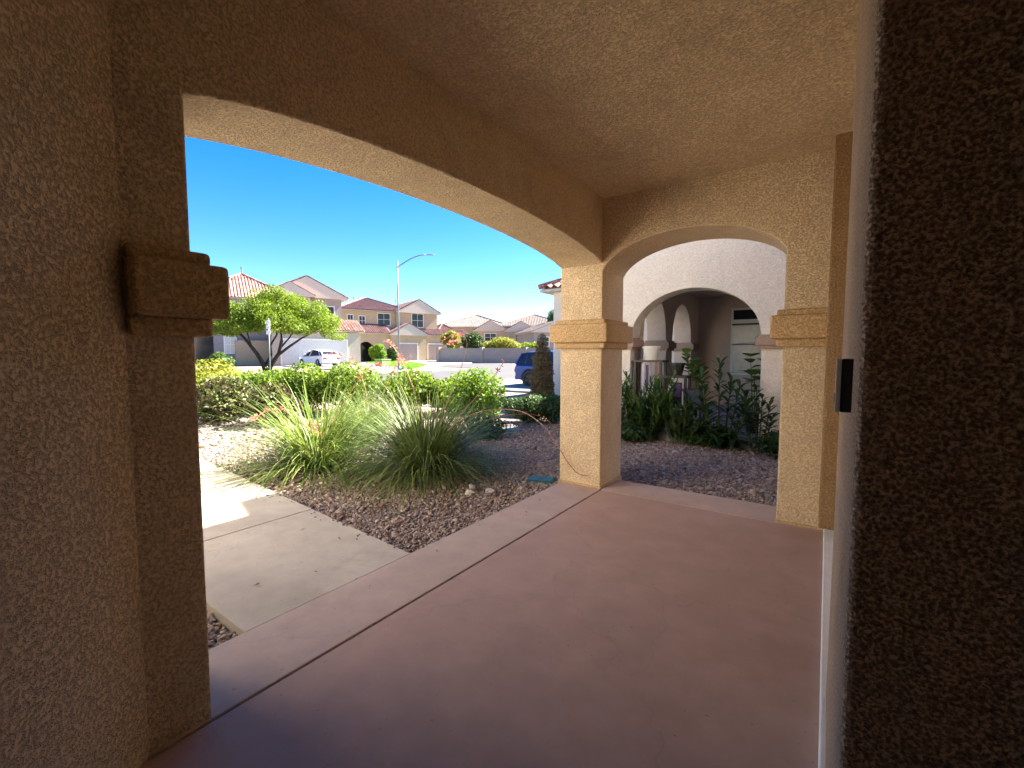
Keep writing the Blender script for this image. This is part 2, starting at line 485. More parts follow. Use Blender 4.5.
# walkway out of the porch: three slabs
wk = [[(-2.532, 1.055), (-2.532, 2.235), (-4.063, 2.345), (-4.063, 1.06)],
      [(-4.075, 1.06), (-4.075, 2.346), (-7.2, 2.575), (-7.2, 1.09)],
      [(-7.212, 1.09), (-7.212, 2.576), (-10.5, 2.82), (-10.5, 1.12)],
      [(-10.512, 1.12), (-10.512, 2.82), (-14.3, 3.1), (-14.3, 1.2)]]
for q in wk:
    m = MB().prism(q, 'z', -.12, -.006)
    tag(m.build('walkway', M['walk'], bevel=.005), None, None, None, 'structure')

# street: kerb, road, far kerb, lawn, driveways
sheet('road', [(-24.5, -30), (-15.0, -30), (-15.0, 30), (-24.5, 30)], .0, M['asphalt'], 24)
sheet('cul_de_sac', [(-31, 30), (-15.0, 30), (-22, 42), (-33, 38)], .0, M['asphalt'], 12)
sheet('sidewalk', [(-15.0, -30), (-13.7, -30), (-13.7, 15.2), (-15.0, 15.2)], .10, M['curb'], 16)
sheet('driveway', [(-15.0, 15.3), (-8.0, 15.3), (-8.0, 22), (-15.0, 22)], .05, M['curb'], 10)
sheet('far_kerb', [(-26.0, -30), (-24.5, -30), (-24.5, 24), (-26.0, 24)], .12, M['curb'], 20)
sheet('far_kerb_bend', [(-26.0, 24), (-24.5, 24), (-31, 32), (-32.3, 31)], .12, M['curb'], 8)
sheet('far_driveway', [(-40.4, 20.9), (-26.0, 20.4), (-26.0, 24.0), (-40.4, 30)], .06, M['curb'], 14)
sheet('far_drive_court', [(-43.0, 37), (-32, 31.5), (-32.6, 38.2), (-43.0, 50)], .06, M['curb'], 12)
sheet('lawn', [(-41.5, 30.6), (-27, 24.3), (-32.3, 31), (-41.5, 36)], .10, M['lawn'], 10)
# grass blades on the far lawn
n = 9000
u = rng.random(n); v = rng.random(n)
A, B, C, D = map(np.array, ((-41.5, 30.6), (-27, 24.3), (-32.3, 31), (-41.5, 36)))
P2 = ((A*(1-u)[:, None]+B*u[:, None])*(1-v)[:, None]+(D*(1-u)[:, None]+C*u[:, None])*v[:, None])
z = np.array([gz(a, b) for a, b in P2])+.10
h = .05+.08*rng.random(n)
an = rng.random(n)*6.28; w = .03
V = np.stack([np.stack([P2[:, 0]-np.cos(an)*w, P2[:, 1]-np.sin(an)*w, z], 1), np.stack([P2[:, 0]+np.cos(an)*w, P2[:, 1]+np.sin(an)*w, z], 1),
              np.stack([P2[:, 0]+rng.normal(size=n)*.03, P2[:, 1]+rng.normal(size=n)*.03, z+h], 1)], 1).reshape(-1, 3)
tag(np_mesh('lawn_grass', V, np.arange(3*n).reshape(n, 3), M['l_grass'], origin=(-34, 28, .5)), 'short bright green grass of the lawn across the street', None, None, 'stuff')

# loose gravel stones
def stones(n, area, size, name_pos=None):
    out = []
    x0, x1, y0, y1 = area
    p = np.stack([rng.uniform(x0, x1, n), rng.uniform(y0, y1, n)], 1)
    return p
def build_gravel():
    Ps = []; Ss = []
    for area, dens, size in (((-5.2, -2.53, 2.2, 6.0), 3900, .0095), ((-8.5, -5.2, 2.2, 8.5), 850, .013), ((-5.2, -2.53, 6.0, 9), 1300, .012),
                             ((-12.5, -8.5, 2.2, 9.), 130, .022), ((-2.6, .6, 5.05, 8.25), 2600, .0105), ((-3.3, -2.53, .2, 1.05), 3500, .010), ((-12.5, -3.3, -.1, 1.1), 160, .02)):
        x0, x1, y0, y1 = area; n = int((x1-x0)*(y1-y0)*dens)
        q = np.stack([rng.uniform(x0, x1, n), rng.uniform(y0, y1, n)], 1)
        edge = 2.235+(-q[:, 0]-2.53)*.0727+.01
        k = (q[:, 1] > edge) | (q[:, 1] < 1.05)
        for px, py, pr in ((-3.15, 3.05, .28), (-3.55, 2.75, .22), (-4.4, 3.2, .3)):
            d = np.hypot(q[:, 0]-px, (q[:, 1]-py)); k &= (d > pr) | (rng.random(n) < .35)
        q = q[k]; Ps.append(q); Ss.append(size*np.exp(rng.normal(size=len(q))*.42))
    m_ = 70; qx = rng.uniform(-7, -2.6, m_); e_ = 2.235+(-qx-2.53)*.0727
    Ps.append(np.stack([qx, e_-np.abs(rng.normal(size=m_))*.05], 1)); Ss.append(.007*np.exp(rng.normal(size=m_)*.35)); spill = m_
    P_ = np.concatenate(Ps); S = np.concatenate(Ss); n = len(P_)
    import bmesh
    bm = bmesh.new(); bmesh.ops.create_icosphere(bm, subdivisions=1, radius=1)
    iv = np.array([v.co[:] for v in bm.verts]); fi = np.array([[v.index for v in f.verts] for f in bm.faces]); bm.free()
    k = len(iv)
    V = iv[None]*(1+rng.normal(size=(n, k, 1))*.16)
    sc3 = np.stack([1+.35*rng.random(n), .75+.3*rng.random(n), .45+.3*rng.random(n)], 1)
    V = V*sc3[:, None, :]*S[:, None, None]
    a = rng.random(n)*6.283; ca, sa = np.cos(a)[:, None], np.sin(a)[:, None]
    X = V[:, :, 0]*ca-V[:, :, 1]*sa; Y = V[:, :, 0]*sa+V[:, :, 1]*ca; Z = V[:, :, 2]
    tl = rng.normal(size=(n, 1))*.35; Z2 = Z+X*tl
    zc = -.072+S*.35+rng.random(n)*.012; zc[-spill:] = -.004+S[-spill:]*.35
    V = np.stack([X+P_[:, 0:1], Y+P_[:, 1:2], Z2+zc[:, None]], 2).reshape(-1, 3)
    F = (fi[None]+(np.arange(n)*k)[:, None, None]).reshape(-1, 3)
    o = np_mesh('gravel', V, F, M['stone'], origin=(-4, 4, -.05))
    tag(o, 'mauve and tan loose gravel covering the planting bed by the porch', None, None, 'stuff')
build_gravel()

# ------------------------------------------------------------------ OUR HOUSE (the porch we stand in)
house = empty('house', (-2.03, 4.6, 0), 'tan stucco house whose arched porch with concrete floor frames the view', 'house')
H_CEIL = 3.18
def arch_poly(a0, a1, spring, apex, top, z0, n=40, ell=None, left=None, right=None):
    """wall outline from left..right with an opening a0..a1 that reaches the floor"""
    c = (a0+a1)/2; hw = (a1-a0)/2
    pts = []
    for i in range(n+1):
        x = a0+(a1-a0)*i/n
        if ell:
            H2, rise = ell
            z = apex-rise+rise*math.sqrt(max(0, 1-((x-c)/H2)**2))
        else:
            rise = apex-spring; RR = (hw*hw+rise*rise)/(2*rise)
            z = apex-RR+math.sqrt(RR*RR-(x-c)**2)
        pts.append((x, z))
    return pts
def round_corner(pts, k): return pts
# main arched wall, plane x -2.55..-2.03, opening y .71..4.57
ap = arch_poly(.71, 4.57, 2.44, 2.665, 0, 0, ell=(2.05, .26))
poly = [(.49, -.05), (.71, -.05)]+ap+[(4.57, -.05), (4.58, -.05), (4.58, 3.4), (.49, 3.4)]
# keep the column separate from the arch wall so each is a part
poly = [(.0, -.05), (.71, -.05)]+ap+[(4.57, 3.4), (.0, 3.4)]
MB().prism(poly, 'x', -2.55, -2.03).build('arched_wall', M['stucco'], house, bevel=.014, bseg=3)
# corner column block and side arch wall (plane y 4.57..5.18)
c2 = arch_poly(-2.03, -.325, 0, 2.735, 0, 0, ell=(.872, .40))
poly = [(-2.55, .012), (-2.03, .012)]+c2+[(-.325, .012), (.05, .012), (.05, 3.4), (-2.55, 3.4)]
MB().prism(poly, 'y', 4.57, 5.18).build('side_arched_wall', M['stucco'], house, bevel=.014, bseg=3)
# rough base screed under the column
MB().box(-2.56, -2.02, 4.56, 5.19, -.06, .022).build('column_base', M['trim'], house, bevel=.006)
MB().box(-.335, .052, 4.56, 5.19, -.06, .022).build('column_base', M['trim'], house, bevel=.006)
def capital(x0, x1, y0, y1, name='capital', dx0=1, dx1=1, dy0=1, dy1=1, z0=1.57):
    mb = MB()
    for pr, a, b in ((.05, 0, .075), (.095, .07, .275), (.05, .27, .325)):
        mb.box(x0-pr*dx0, x1+pr*dx1, y0-pr*dy0, y1+pr*dy1, z0+a, z0+b)
    return mb.build(name, M['trim'], house, bevel=.018, bseg=3)
capital(-2.55, -2.03, 4.57, 5.18)
capital(-.325, .04, 4.57, 5.18, dx1=0)
capital(-2.55, -2.03, .50, .71, dy0=0)
# angled wall on the left, 45 degrees
def wall_seg(name, a, b, th, z0, z1, mat, bev=.014):
    a = Vector((*a, 0)); b = Vector((*b, 0)); d = (b-a).normalized(); nrm = Vector((-d.y, d.x, 0))*th
    q = [(a.x, a.y), (b.x, b.y), (b.x+nrm.x, b.y+nrm.y), (a.x+nrm.x, a.y+nrm.y)]
    return MB().prism(q, 'z', z0, z1).build(name, mat, house, bevel=bev, bseg=3)
wall_seg('angled_wall', (-.25, -1.28), (-2.034, .504), .2, -.05, 3.4, M['stucco'])
wall_seg('entry_wall', (1.3, -1.28), (-.6, -1.28), .2, -.05, 3.4, M['stucco'])
wall_seg('entry_side_wall', (1.1, 1.2), (1.1, -1.3), .2, -.05, 3.4, M['stucco'])
# near wall right of the camera, bullnosed corner
MB().box(.046, 1.12, .985, 2.15, .0, 3.4).build('near_wall', M['stucco_near'], house, bevel=.012, bseg=3)
# recess beyond it: return wall facing us and back of the recess, white stem below
MB().box(-.012, .9, 4.30, 4.56, .10, 3.25).build('return_wall', M['brown'], house, bevel=.012)
MB().box(.62, .8, 2.1, 4.30, .0, 3.4).build('recess_wall', M['stucco'], house)
MB().box(.028, .63, 2.165, 4.57, -.05, .03).build('threshold', M['white'], house, bevel=.006)
MB().box(.028, .3, .975, 2.16, -.05, .12).build('footing', M['white'], house, bevel=.006)
MB().box(-2.5, 1.3, -1.5, 5.1, H_CEIL, H_CEIL+.1).build('ceiling', M['stucco'], house)
# roof: low tiled slope above the porch, and the upper storey behind
MB().prism([(-2.98, 3.30), (-2.98, 3.44), (4.5, 6.3), (4.5, 6.1), (-1.5, 3.6)], 'y', -1.5, 5.95).build('roof', M['tile_brown'], house)
MB().box(-2.96, -2.4, -1.5, 5.93, 3.27, 3.31).build('soffit', M['fascia'], house)
MB().box(1.2, 9, -8, 5.1, 0, 6.0).build('body_wall', M['stucco'], house)
# unseen garage wing on the left, made tall and pale to bounce sunlight in
MB().box(-9.5, -2.56, -7.5, -.15, -.05, 6.0).build('garage_wing_bounce', M['stucco_pale'], house)
MB().prism([(-9.9, 6.0), (-2.6, 6.0), (-6, 7.4)], 'y', -7.9, -.3).build('garage_roof', M['tile_brown'], house)
# doorbell on the near wall
db = MB().box(.026, .047, 1.20, 1.243, 1.375, 1.492).build('doorbell', M['dark'], house, bevel=.003)
MB().box(.0165, .0258, 1.198, 1.243, 1.375, 1.492).build('faceplate', M['silver_paint'], db, bevel=.0012)
MB().lathe((.016, 1.2215, 1.405), [(.0, -.0015), (.011, -.0012), (.0115, .0018), (0, .002)], 20, 'x').build('button', M['dark'], db)

# ------------------------------------------------------------------ NEIGHBOUR HOUSE
nb = empty('neighbour_house', (-2, 8.5, 0), 'pale stucco neighbouring house with an arcaded porch seen through the side arch', 'house')
YN = 8.5
c3 = []
cx, hw = -2.04, 1.13
for i in range(41):
    x = -3.17+2.26*i/40
    c3.append((x, 1.80+.91*math.sqrt(max(0, 1-((x-cx)/(hw+.0))**2))))
poly = [(-3.85, -.05), (-3.17, -.05), (-3.17, 1.8)]+c3[1:-1]+[(-.91, 1.8), (-.91, -.05), (6, -.05), (6, 3.6), (-3.85, 3.6)]
MB().prism(poly, 'y', YN, YN+.45).build('arched_wall', M['stucco_pale'], nb, bevel=.015)
# front arcade (plane x -3.55..-3.1) with two arches toward the street
def arch_y(a, b, s, top, n=24):
    c, h = (a+b)/2, (b-a)/2
    return [(a+(b-a)*i/n, s+(top-s)*math.sqrt(max(0, 1-((a+(b-a)*i/n-c)/h)**2))) for i in range(n+1)]
poly = [(8.95, 3.59), (8.95, 2.6), (9.0, -.05)]
poly = [(8.952, 3.59), (8.952, 1.7), (9.05, 1.7)]+arch_y(9.05, 10.62, 1.85, 2.80)[1:-1]+[(10.62, 1.8), (10.62, -.05), (11.12, -.05), (11.12, 1.8)]+arch_y(11.12, 12.95, 1.85, 2.80)[1:-1]+[(12.95, 1.8), (12.95, -.05), (13.8, -.05), (13.8, 3.59)]
poly = [(8.952, -.05), (9.05, -.05)]+arch_y(9.05, 10.62, 1.85, 2.80)+[(10.62, -.05), (11.12, -.05)]+arch_y(11.12, 12.95, 1.85, 2.80)+[(12.95, -.05), (13.8, -.05), (13.8, 3.59), (8.952, 3.59)]
MB().prism(poly, 'x', -3.55, -3.1).build('arcade_wall', M['neigh_in'], nb, bevel=.012)
def ncap(x0, x1, y0, y1, z0=1.6):
    mb = MB()
    for pr, a, b in ((.04, 0, .06), (.085, .055, .20), (.045, .195, .24)):
        mb.box(x0-pr, x1+pr, y0-pr, y1+pr, z0+a, z0+b)
    return mb.build('capital', M['neigh_trim'], nb, bevel=.01)
ncap(-3.85, -3.17, YN, YN+.45)
ncap(-.91, -.35, YN, YN+.30)
ncap(-3.55, -3.1, 10.62, 11.12)
ncap(-3.55, -3.1, 12.95, 13.5)
MB().box(-3.5, 4, 13.8, 14.2, -.05, 3.6).build('back_wall', M['neigh_in'], nb)
MB().box(-3.5, 4, 8.95, 13.8, 3.15, 3.3).build('ceiling', M['neigh_in'], nb)
MB().box(.6, .8, 8.95, 13.8, -.05, 3.3).build('inner_wall', M['neigh_in'], nb)
MB().box(-3.5, .6, 8.97, 13.8, -.1, .06).build('porch_floor', M['step'], nb)
st = MB().box(-3.1, -.95, 8.1, 8.49, -.1, .10).build('step', M['step'], nb, bevel=.01)
# unseen upper storey, sized to block the sun and shade the gravel
MB().box(-2.1, 7, 8.52, 22, 3.6, 6.3).build('upper_shade_wall', M['stucco_pale'], nb)
MB().prism([(-2.3, 6.3), (7.5, 6.3), (3.2, 7.6)], 'y', 8.3, 22.4).build('upper_shade_roof', M['tile_red'], nb)
# window in the porch back wall
wn = MB().box(-2.24, -1.10, 13.77, 13.80, .95, 2.80).build('window', M['white'], nb, bevel=.006)
MB().box(-2.18, -1.16, 13.755, 13.768, 2.48, 2.74).build('pane', M['glass'], wn)
MB().box(-2.18, -1.16, 13.755, 13.768, 1.85, 2.30).build('blind', M['blind'], wn)
MB().box(-2.18, -1.16, 13.755, 13.768, 1.0, 1.76).build('blind', M['blind'], wn)
MB().box(-2.21, -1.13, 13.745, 13.754, 2.32, 2.37).build('mullion', M['dark'], wn)
MB().box(-2.21, -1.13, 13.745, 13.754, 1.77, 1.81).build('mullion', M['neigh_trim'], wn)
MB().lathe((-2.55, 13.79, 1.47), [(.0, -.04), (.045, -.03), (.05, .008), (0, .01)], 20, 'y').build('doorbell', M['white'], nb)
# garage wing towards the street
MB().box(-8.0, -3.56, 13.82, 20.8, -.05, 3.72).build('garage_wall', M['stucco_pale'], nb, bevel=.015)
MB().box(-8.03, -7.99, 15.6, 20.3, .0, 2.3).build('garage_door', M['door_white'], nb)

def tile_plane(mb, A, B, C, D, pitch=.28, sub=6, row=.38, amp=.045):
    """barrel tile slope: A,B eave; C above B, D above A (may coincide)"""
    A, B, C, D = map(Vector, (A, B, C, D))
    e = (B-A); L = e.length; e = e.normalized()
    nrm = e.cross(((C+D)/2-(A+B)/2)).normalized()
    if nrm.z < 0: nrm = -nrm
    up = nrm.cross(e).normalized()
    if up.z < 0: up = -up
    def uv(p): d = p-A; return d.dot(e), d.dot(up)
    (cu, cv), (du, dv) = uv(C), uv(D)
    H2 = max(cv, dv)
    rows = max(2, int(H2/row)); 
    du_ = pitch/sub
    for r in range(rows):
        v0, v1 = H2*r/rows, H2*(r+1)/rows
        vm = v0
        l = (du*v0/dv if dv > 0 else 0); l2 = (du*v1/dv if dv > 0 else 0)
        rt = L+((cu-L)*v0/cv if cv > 0 else 0); rt2 = L+((cu-L)*v1/cv if cv > 0 else 0)
        lo, hi = min(l, l2), max(rt, rt2)
        k0, k1 = int(math.floor(lo/du_)), int(math.ceil(hi/du_))
        V = []; idx = {}
        for k in range(k0, k1+1):
            uu = k*du_
            ub = min(max(uu, l), rt); ut = min(max(uu, l2), rt2)
            h = amp*math.sin(2*math.pi*k/sub)
            V.append(A+e*ub+up*v0+nrm*(h+.035)); V.append(A+e*ut+up*(v1+.02)+nrm*(h+.0))
        F = [(2*i, 2*i+2, 2*i+3, 2*i+1) for i in range(len(V)//2-1)]
        mb.add(V, F)
    return mb

def roof_part(parent, kind, x0, x1, y0, y1, ze, zr, mat, over=.45, th=.14, name='roof', hipin=None):
    """tile roof over a rectangle. kind: gx (ridge along x), gy, hip, shed+x (high at x0, low at x1)"""
    X0, X1, Y0, Y1 = x0-over, x1+over, y0-over, y1+over
    tiles = MB(); under = MB()
    def quad(a, b, c, d):
        tile_plane(tiles, a, b, c, d)
    cxm, cym = (X0+X1)/2, (Y0+Y1)/2
    if kind == 'gx':
        quad((X0, Y0, ze), (X1, Y0, ze), (X1, cym, zr), (X0, cym, zr)); quad((X0, Y1, ze), (X1, Y1, ze), (X1, cym, zr), (X0, cym, zr))
        under.prism([(Y0+.03, ze-th), (Y1-.03, ze-th), (Y1-.03, ze-.06), (cym, zr-.06), (Y0+.03, ze-.06)], 'x', X0+.03, X1-.03)
    elif kind == 'gy':
        quad((X0, Y0, ze), (X0, Y1, ze), (cxm, Y1, zr), (cxm, Y0, zr)); quad((X1, Y0, ze), (X1, Y1, ze), (cxm, Y1, zr), (cxm, Y0, zr))
        under.prism([(X0+.03, ze-th), (X1-.03, ze-th), (X1-.03, ze-.06), (cxm, zr-.06), (X0+.03, ze-.06)], 'y', Y0+.03, Y1-.03)
    elif kind == 'hip':
        w, d = X1-X0, Y1-Y0
        if w >= d: a, b = (X0+d/2, cym, zr), (X1-d/2, cym, zr)
        else: a, b = (cxm, Y0+w/2, zr), (cxm, Y1-w/2, zr)
        c = [(X0, Y0, ze), (X1, Y0, ze), (X1, Y1, ze), (X0, Y1, ze)]
        if w >= d:
            quad(c[0], c[1], b, a); quad(c[3], c[2], b, a); quad(c[0], c[3], a, a); quad(c[1], c[2], b, b)
        else:
            quad(c[0], c[3], b, a); quad(c[1], c[2], b, a); quad(c[0], c[1], a, a); quad(c[3], c[2], b, b)
        i = .03
        cc = [(X0+i, Y0+i), (X1-i, Y0+i), (X1-i, Y1-i), (X0+i, Y1-i)]
        vs = [(*q, ze-th) for q in cc]+[(*q, ze-.06) for q in cc]+[(a[0], a[1], zr-.08), (b[0], b[1], zr-.08)]
        if w >= d: top = [(4, 5, 9, 8), (6, 7, 8, 9), (7, 4, 8), (5, 6, 9)]
        else: top = [(7, 4, 8, 9), (5, 6, 9, 8), (4, 5, 8), (6, 7, 9)]
        under.add(vs, [(3, 2, 1, 0), (0, 1, 5, 4), (1, 2, 6, 5), (2, 3, 7, 6), (3, 0, 4, 7)]+top)
        # ridge and hip caps
        for p, q in ((a, b), (c[0], a), (c[3], a if w >= d else b), (c[1], b if w >= d else a), (c[2], b)):
            if (Vector(p)-Vector(q)).length > .1: tiles.tube([Vector(p)+Vector((0, 0, .04)), Vector(q)+Vector((0, 0, .06))], .10, 6)
    elif kind == 'shed':
        quad((X1, Y0, ze), (X1, Y1, ze), (x0, Y1, zr), (x0, Y0, zr))
        under.prism([(x0, ze-th), (X1-.03, ze-th), (X1-.03, ze-.06), (x0, zr-.06)], 'y', Y0+.03, Y1-.03)
    o = tiles.build(name, mat, parent)
    under.build('fascia', M['fascia'], o)
    return o
roof_part(nb, 'hip', -8.0, -3.4, 13.82, 20.8, 3.84, 5.0, M['tile_red'], over=.38)
# single storey eave strip over the porch wall, hidden below the upper storey from the front
MB().box(-3.9, -2.12, 8.51, 13.8, 3.6, 3.72).build('parapet', M['stucco_pale'], nb)

# ------------------------------------------------------------------ things on the neighbour's porch
rack = empty('plant_rack', (-2.8, 8.72, .06), 'dark wooden two level plant rack between the neighbour porch pillars', 'rack')
mb = MB()
for x in (-3.12, -2.62):
    for y in (8.56, 8.86): mb.box(x, x+.045, y, y+.045, .06, 1.36)
mb.build('post', M['wood'], rack)
mb = MB()
for x in (-2.56, -2.16):
    for y in (8.56, 8.86): mb.box(x, x+.045, y, y+.045, .06, 1.07)
mb.build('post', M['wood'], rack)
MB().box(-3.15, -2.55, 8.53, 8.93, 1.36, 1.40).build('shelf', M['wood'], rack)
MB().box(-2.57, -2.10, 8.53, 8.93, 1.07, 1.11).build('shelf', M['wood'], rack)
MB().box(-3.07, -2.62, 8.56, 8.9, .62, .65).build('shelf', M['wood'], rack)
MB().box(-2.51, -2.16, 8.56, 8.9, .50, .53).build('shelf', M['wood'], rack)
MB().box(-2.70, -2.655, 8.545, 8.56, .65, 1.36).build('front_slat', M['redwood'], rack)

def pot(name, c, r0, r1, h, mat, label, square=False):
    t = empty(name, c, label, 'pot')
    mb = MB().lathe(c, [(r0, 0), (r1*.97, h*.86), (r1*1.06, h*.87), (r1*1.07, h), (r1*.93, h), (r1*.9, h*.86), (.01, h*.85)], 28)
    mb.build('vessel', mat, t, smooth=False)
    MB().lathe((c[0], c[1], c[2]+h*.86), [(0.01, 0), (r1*.9, 0), (r1*.88, .012), (0.01, .014)], 20).build('soil', M['bark'], t)
    return t
pot('white_flower_pot', (-2.83, 8.72, 1.40), .11, .165, .27, M['pot_white'], 'white tapered flower pot on the top of the dark rack')
pot('black_flower_pot', (-2.34, 8.72, 1.11), .10, .15, .24, M['pot_black'], 'black flower pot on the lower shelf of the rack')

def cloth_item(name, x, y, z0, z1, w, label, cat, m1, m2):
    t = empty(name, (x, y, z0), label, cat)
    mb = MB(); N = 14; pts = []
    for i in range(N+1):
        s = i/N; pts.append((x-w/2+w*s, y+.018*math.sin(s*14)))
    V = []; 
    for (a, b) in pts:
        V += [(a, b, z0), (a, b, z1), (a, b+.006, z1), (a, b+.006, z0)]
    F = []
    for i in range(N):
        for k in range(4): F.append((4*i+k, 4*i+(k+1) % 4, 4*i+4+(k+1) % 4, 4*i+4+k))
    F += [(0, 1, 2, 3), (4*N+3, 4*N+2, 4*N+1, 4*N)]
    mb.add(V, F).build('fabric', m1, t)
    MB().box(x-.02+w*.12, x+.03+w*.12, y-.032, y-.024, z0+.04, z1-.03).build('stripe', m2, t)
    return t
cloth_item('hanging_cloth', -2.90, 8.64, .80, 1.34, .20, 'pale cloth with a purple stripe hanging inside the rack', 'cloth', M['cloth'], M['purple'])
t = empty('framed_panel', (-2.36, 8.66, .76), 'pale and purple framed panel standing on the lower rack shelf', 'picture')
MB().box(-2.50, -2.22, 8.66, 8.68, .53, .98).build('frame', M['wood'], t)
MB().box(-2.48, -2.38, 8.652, 8.658, .57, .95).build('picture', M['cloth'], t)
MB().box(-2.37, -2.24, 8.652, 8.658, .70, .95).build('picture', M['purple'], t)
t.location.z = .53
for c in t.children: c.location.z = .76-.53

def big_leaf(mb, p, d, L, w, up=(0, 0, 1), droop=.25, seg=6, fold=.18):
    p = Vector(p); d = Vector(d).normalized(); s = d.cross(Vector(up)).normalized(); n = s.cross(d).normalized()
    V = []
    for i in range(seg+1):
        t = i/seg; c = p+d*L*t-Vector((0, 0, 1))*droop*L*t*t
        ww = w*math.sin(math.pi*min(1, (t*.97+.03)))**.7
        V += [c-s*ww+n*fold*ww, c, c+s*ww+n*fold*ww]
    F = []
    for i in range(seg): F += [(3*i, 3*i+1, 3*i+4, 3*i+3), (3*i+1, 3*i+2, 3*i+5, 3*i+4)]
    mb.add(V, F)

def leafy_plant(name, loc, label, stems, nleaf, L, w, mat, cat='plant', zfrom=.3, tip=True, spread=.25, droop=.3, stem_r=.008, el=(0, 60), group=None):
    """upright stems > long leaves"""
    t = empty(name, loc, label, cat, group)
    leaves = MB(); 
    for (dx, dy, h) in stems:
        a = random.uniform(0, 6.28); k = random.uniform(.0, spread)*h
        pts = [Vector(loc)+Vector((dx*.3*0+dx*.4, dy*.4, 0)), Vector(loc)+Vector((dx*.7, dy*.7, h*.5)), Vector(loc)+Vector((dx, dy, h))]
        MB().tube(pts, [stem_r*1.4, stem_r, stem_r*.5], 6).build('stem', M['stem'], t)
        for j in range(nleaf):
            s = zfrom+(1-zfrom)*(j+.5)/nleaf
            i0 = 0 if s < .5 else 1; f = (s-.5*i0)*2
            q = pts[i0].lerp(pts[i0+1], f)
            a += 2.4
            e = R(el[0]+(el[1]-el[0])*s+random.uniform(-12, 12))
            l = L*random.uniform(.7, 1.15)*(1.0 if s < .8 else .8)
            big_leaf(leaves, q, (math.cos(a)*math.cos(e), math.sin(a)*math.cos(e), math.sin(e)), l, w*random.uniform(.8, 1.15), droop=droop)
    leaves.build('foliage', mat, t, smooth=True)
    return t
# fiddle leaf fig in a grey blue pot, on a low stand
t = empty('plant_stand', (-2.02, 8.75, .06), 'small dark stand carrying the grey blue plant pot', 'stand')
MB().box(-2.2, -1.84, 8.57, 8.93, .50, .53).build('top', M['wood'], t)
for x in (-2.19, -1.88):
    for y in (8.58, 8.89): MB().box(x, x+.03, y, y+.03, .06, .50).build('leg', M['wood'], t)
pot('blue_flower_pot', (-2.02, 8.75, .53), .15, .20, .33, M['pot_blue'], 'grey blue round pot with a leafy fig on the small stand')
leafy_plant('fig_plant', (-2.02, 8.75, .80), 'fig with large round dark leaves growing in the grey blue pot', [(-.15, 0, .75), (.12, .05, .5), (.02, -.1, .62)], 9, .25, .10, M['l_mid'], droop=.3, el=(5, 60))
# broad round-leaf plant
pot('dark_plant_pot', (-1.05, 9.3, .06), .15, .2, .35, M['pot_black'], 'black pot on the porch floor under the round leaved plant')
leafy_plant('round_leaf_plant', (-1.05, 9.3, .38), 'tall plant with a few big round leaves beside the right pillar', [(-.12, 0, 1.15), (.1, .05, 1.0), (-.03, -.1, .8)], 5, .27, .15, M['l_mid'], zfrom=.5, droop=.35, el=(0, 50))
# planting in front of the neighbour porch
leafy_plant('oleander_shrub', (-2.72, 7.95, -.05), 'narrow leaved green shrub left in front of the neighbour arch',
            [(random.uniform(-.55, .55), random.uniform(-.3, .3), random.uniform(.5, 1.2)) for _ in range(56)], 28, .22, .020, M['l_mid'], 'shrub', zfrom=.15, droop=.15, stem_r=.005, el=(15, 65))
leafy_plant('oleander_shrub', (-2.05, 8.0, -.05), 'low bright narrow leaved shrub below the grey blue pot',
            [(random.uniform(-.4, .4), random.uniform(-.2, .2), random.uniform(.3, .9)) for _ in range(30)], 20, .17, .020, M['l_mid'], 'shrub', zfrom=.15, droop=.15, stem_r=.005, el=(15, 65))
leafy_plant('plumeria_plant', (-1.40, 7.95, -.05), 'tall dark plant with long pointed leaves in front of the neighbour window',
            [(-.05, 0, 1.42), (.25, .05, 1.05), (-.35, .1, .95), (.42, -.1, .8), (-.2, -.15, .7), (.12, .1, 1.15), (-.3,-.1,1.2), (.35,.1,.9), (-.45,0,.6)], 34, .38, .030, M['l_dark'], 'plant', zfrom=.12, droop=.35, stem_r=.012, el=(5, 55))
leafy_plant('plumeria_plant', (-.86, 8.05, -.05), 'smaller dark long leaved plant by the right neighbour pillar',
            [(-.05, 0, 1.0), (.15, .05, .8), (-.2, .0, .7), (.05,-.1,.9), (.2,-.1,.6)], 26, .28, .03, M['l_dark'], 'plant', zfrom=.12, droop=.35, stem_r=.012, el=(5, 55))

def shrub(name, c, r, n, size, mat, label, cat='shrub', lobes=9, group=None, asp=.5, stem=True, zmin=None):
    t = empty(name, (c[0], c[1], gz(c[0], c[1])), label, cat, group)
    L = bump_lobes((c[0], c[1], c[2]), r, lobes)+[(c[0], c[1], c[2]-r[2]*.15, r[0]*.75, r[1]*.75, r[2]*.8)]
    V, F = leaf_cloud(L, n, size, asp, zmin=gz(c[0], c[1])+.02 if zmin is None else zmin)
    np_mesh('foliage', V, F, mat, t)
    if stem:
        mb = MB(); b = Vector((c[0], c[1], gz(c[0], c[1])-.05))
        for i in range(7):
            a = i*.9; q = Vector((c[0]+math.cos(a)*r[0]*.6, c[1]+math.sin(a)*r[1]*.6, c[2]+r[2]*.3))
            mb.tube([b, b.lerp(q, .5)+Vector((0, 0, .05)), q], [.018, .012, .005], 5)
        mb.build('stem', M['bark'], t)
    return t
shrub('ground_cover_shrub', (-.45, 7.75, .1), (.42, .4, .28), 2600, .035, M['l_dark'], 'low dark rounded shrub at the foot of the right neighbour pillar')
shrub('ground_cover_shrub', (-1.6, 8.0, .1), (.45, .25, .22), 1800, .035, M['l_dark'], 'dark ground hugging shrub by the grey step of the neighbour porch')
shrub('ground_cover_shrub', (-2.9, 7.75, .08), (.45, .3, .22), 1600, .035, M['l_dark'], 'dark low growth at the foot of the narrow leaved shrub')

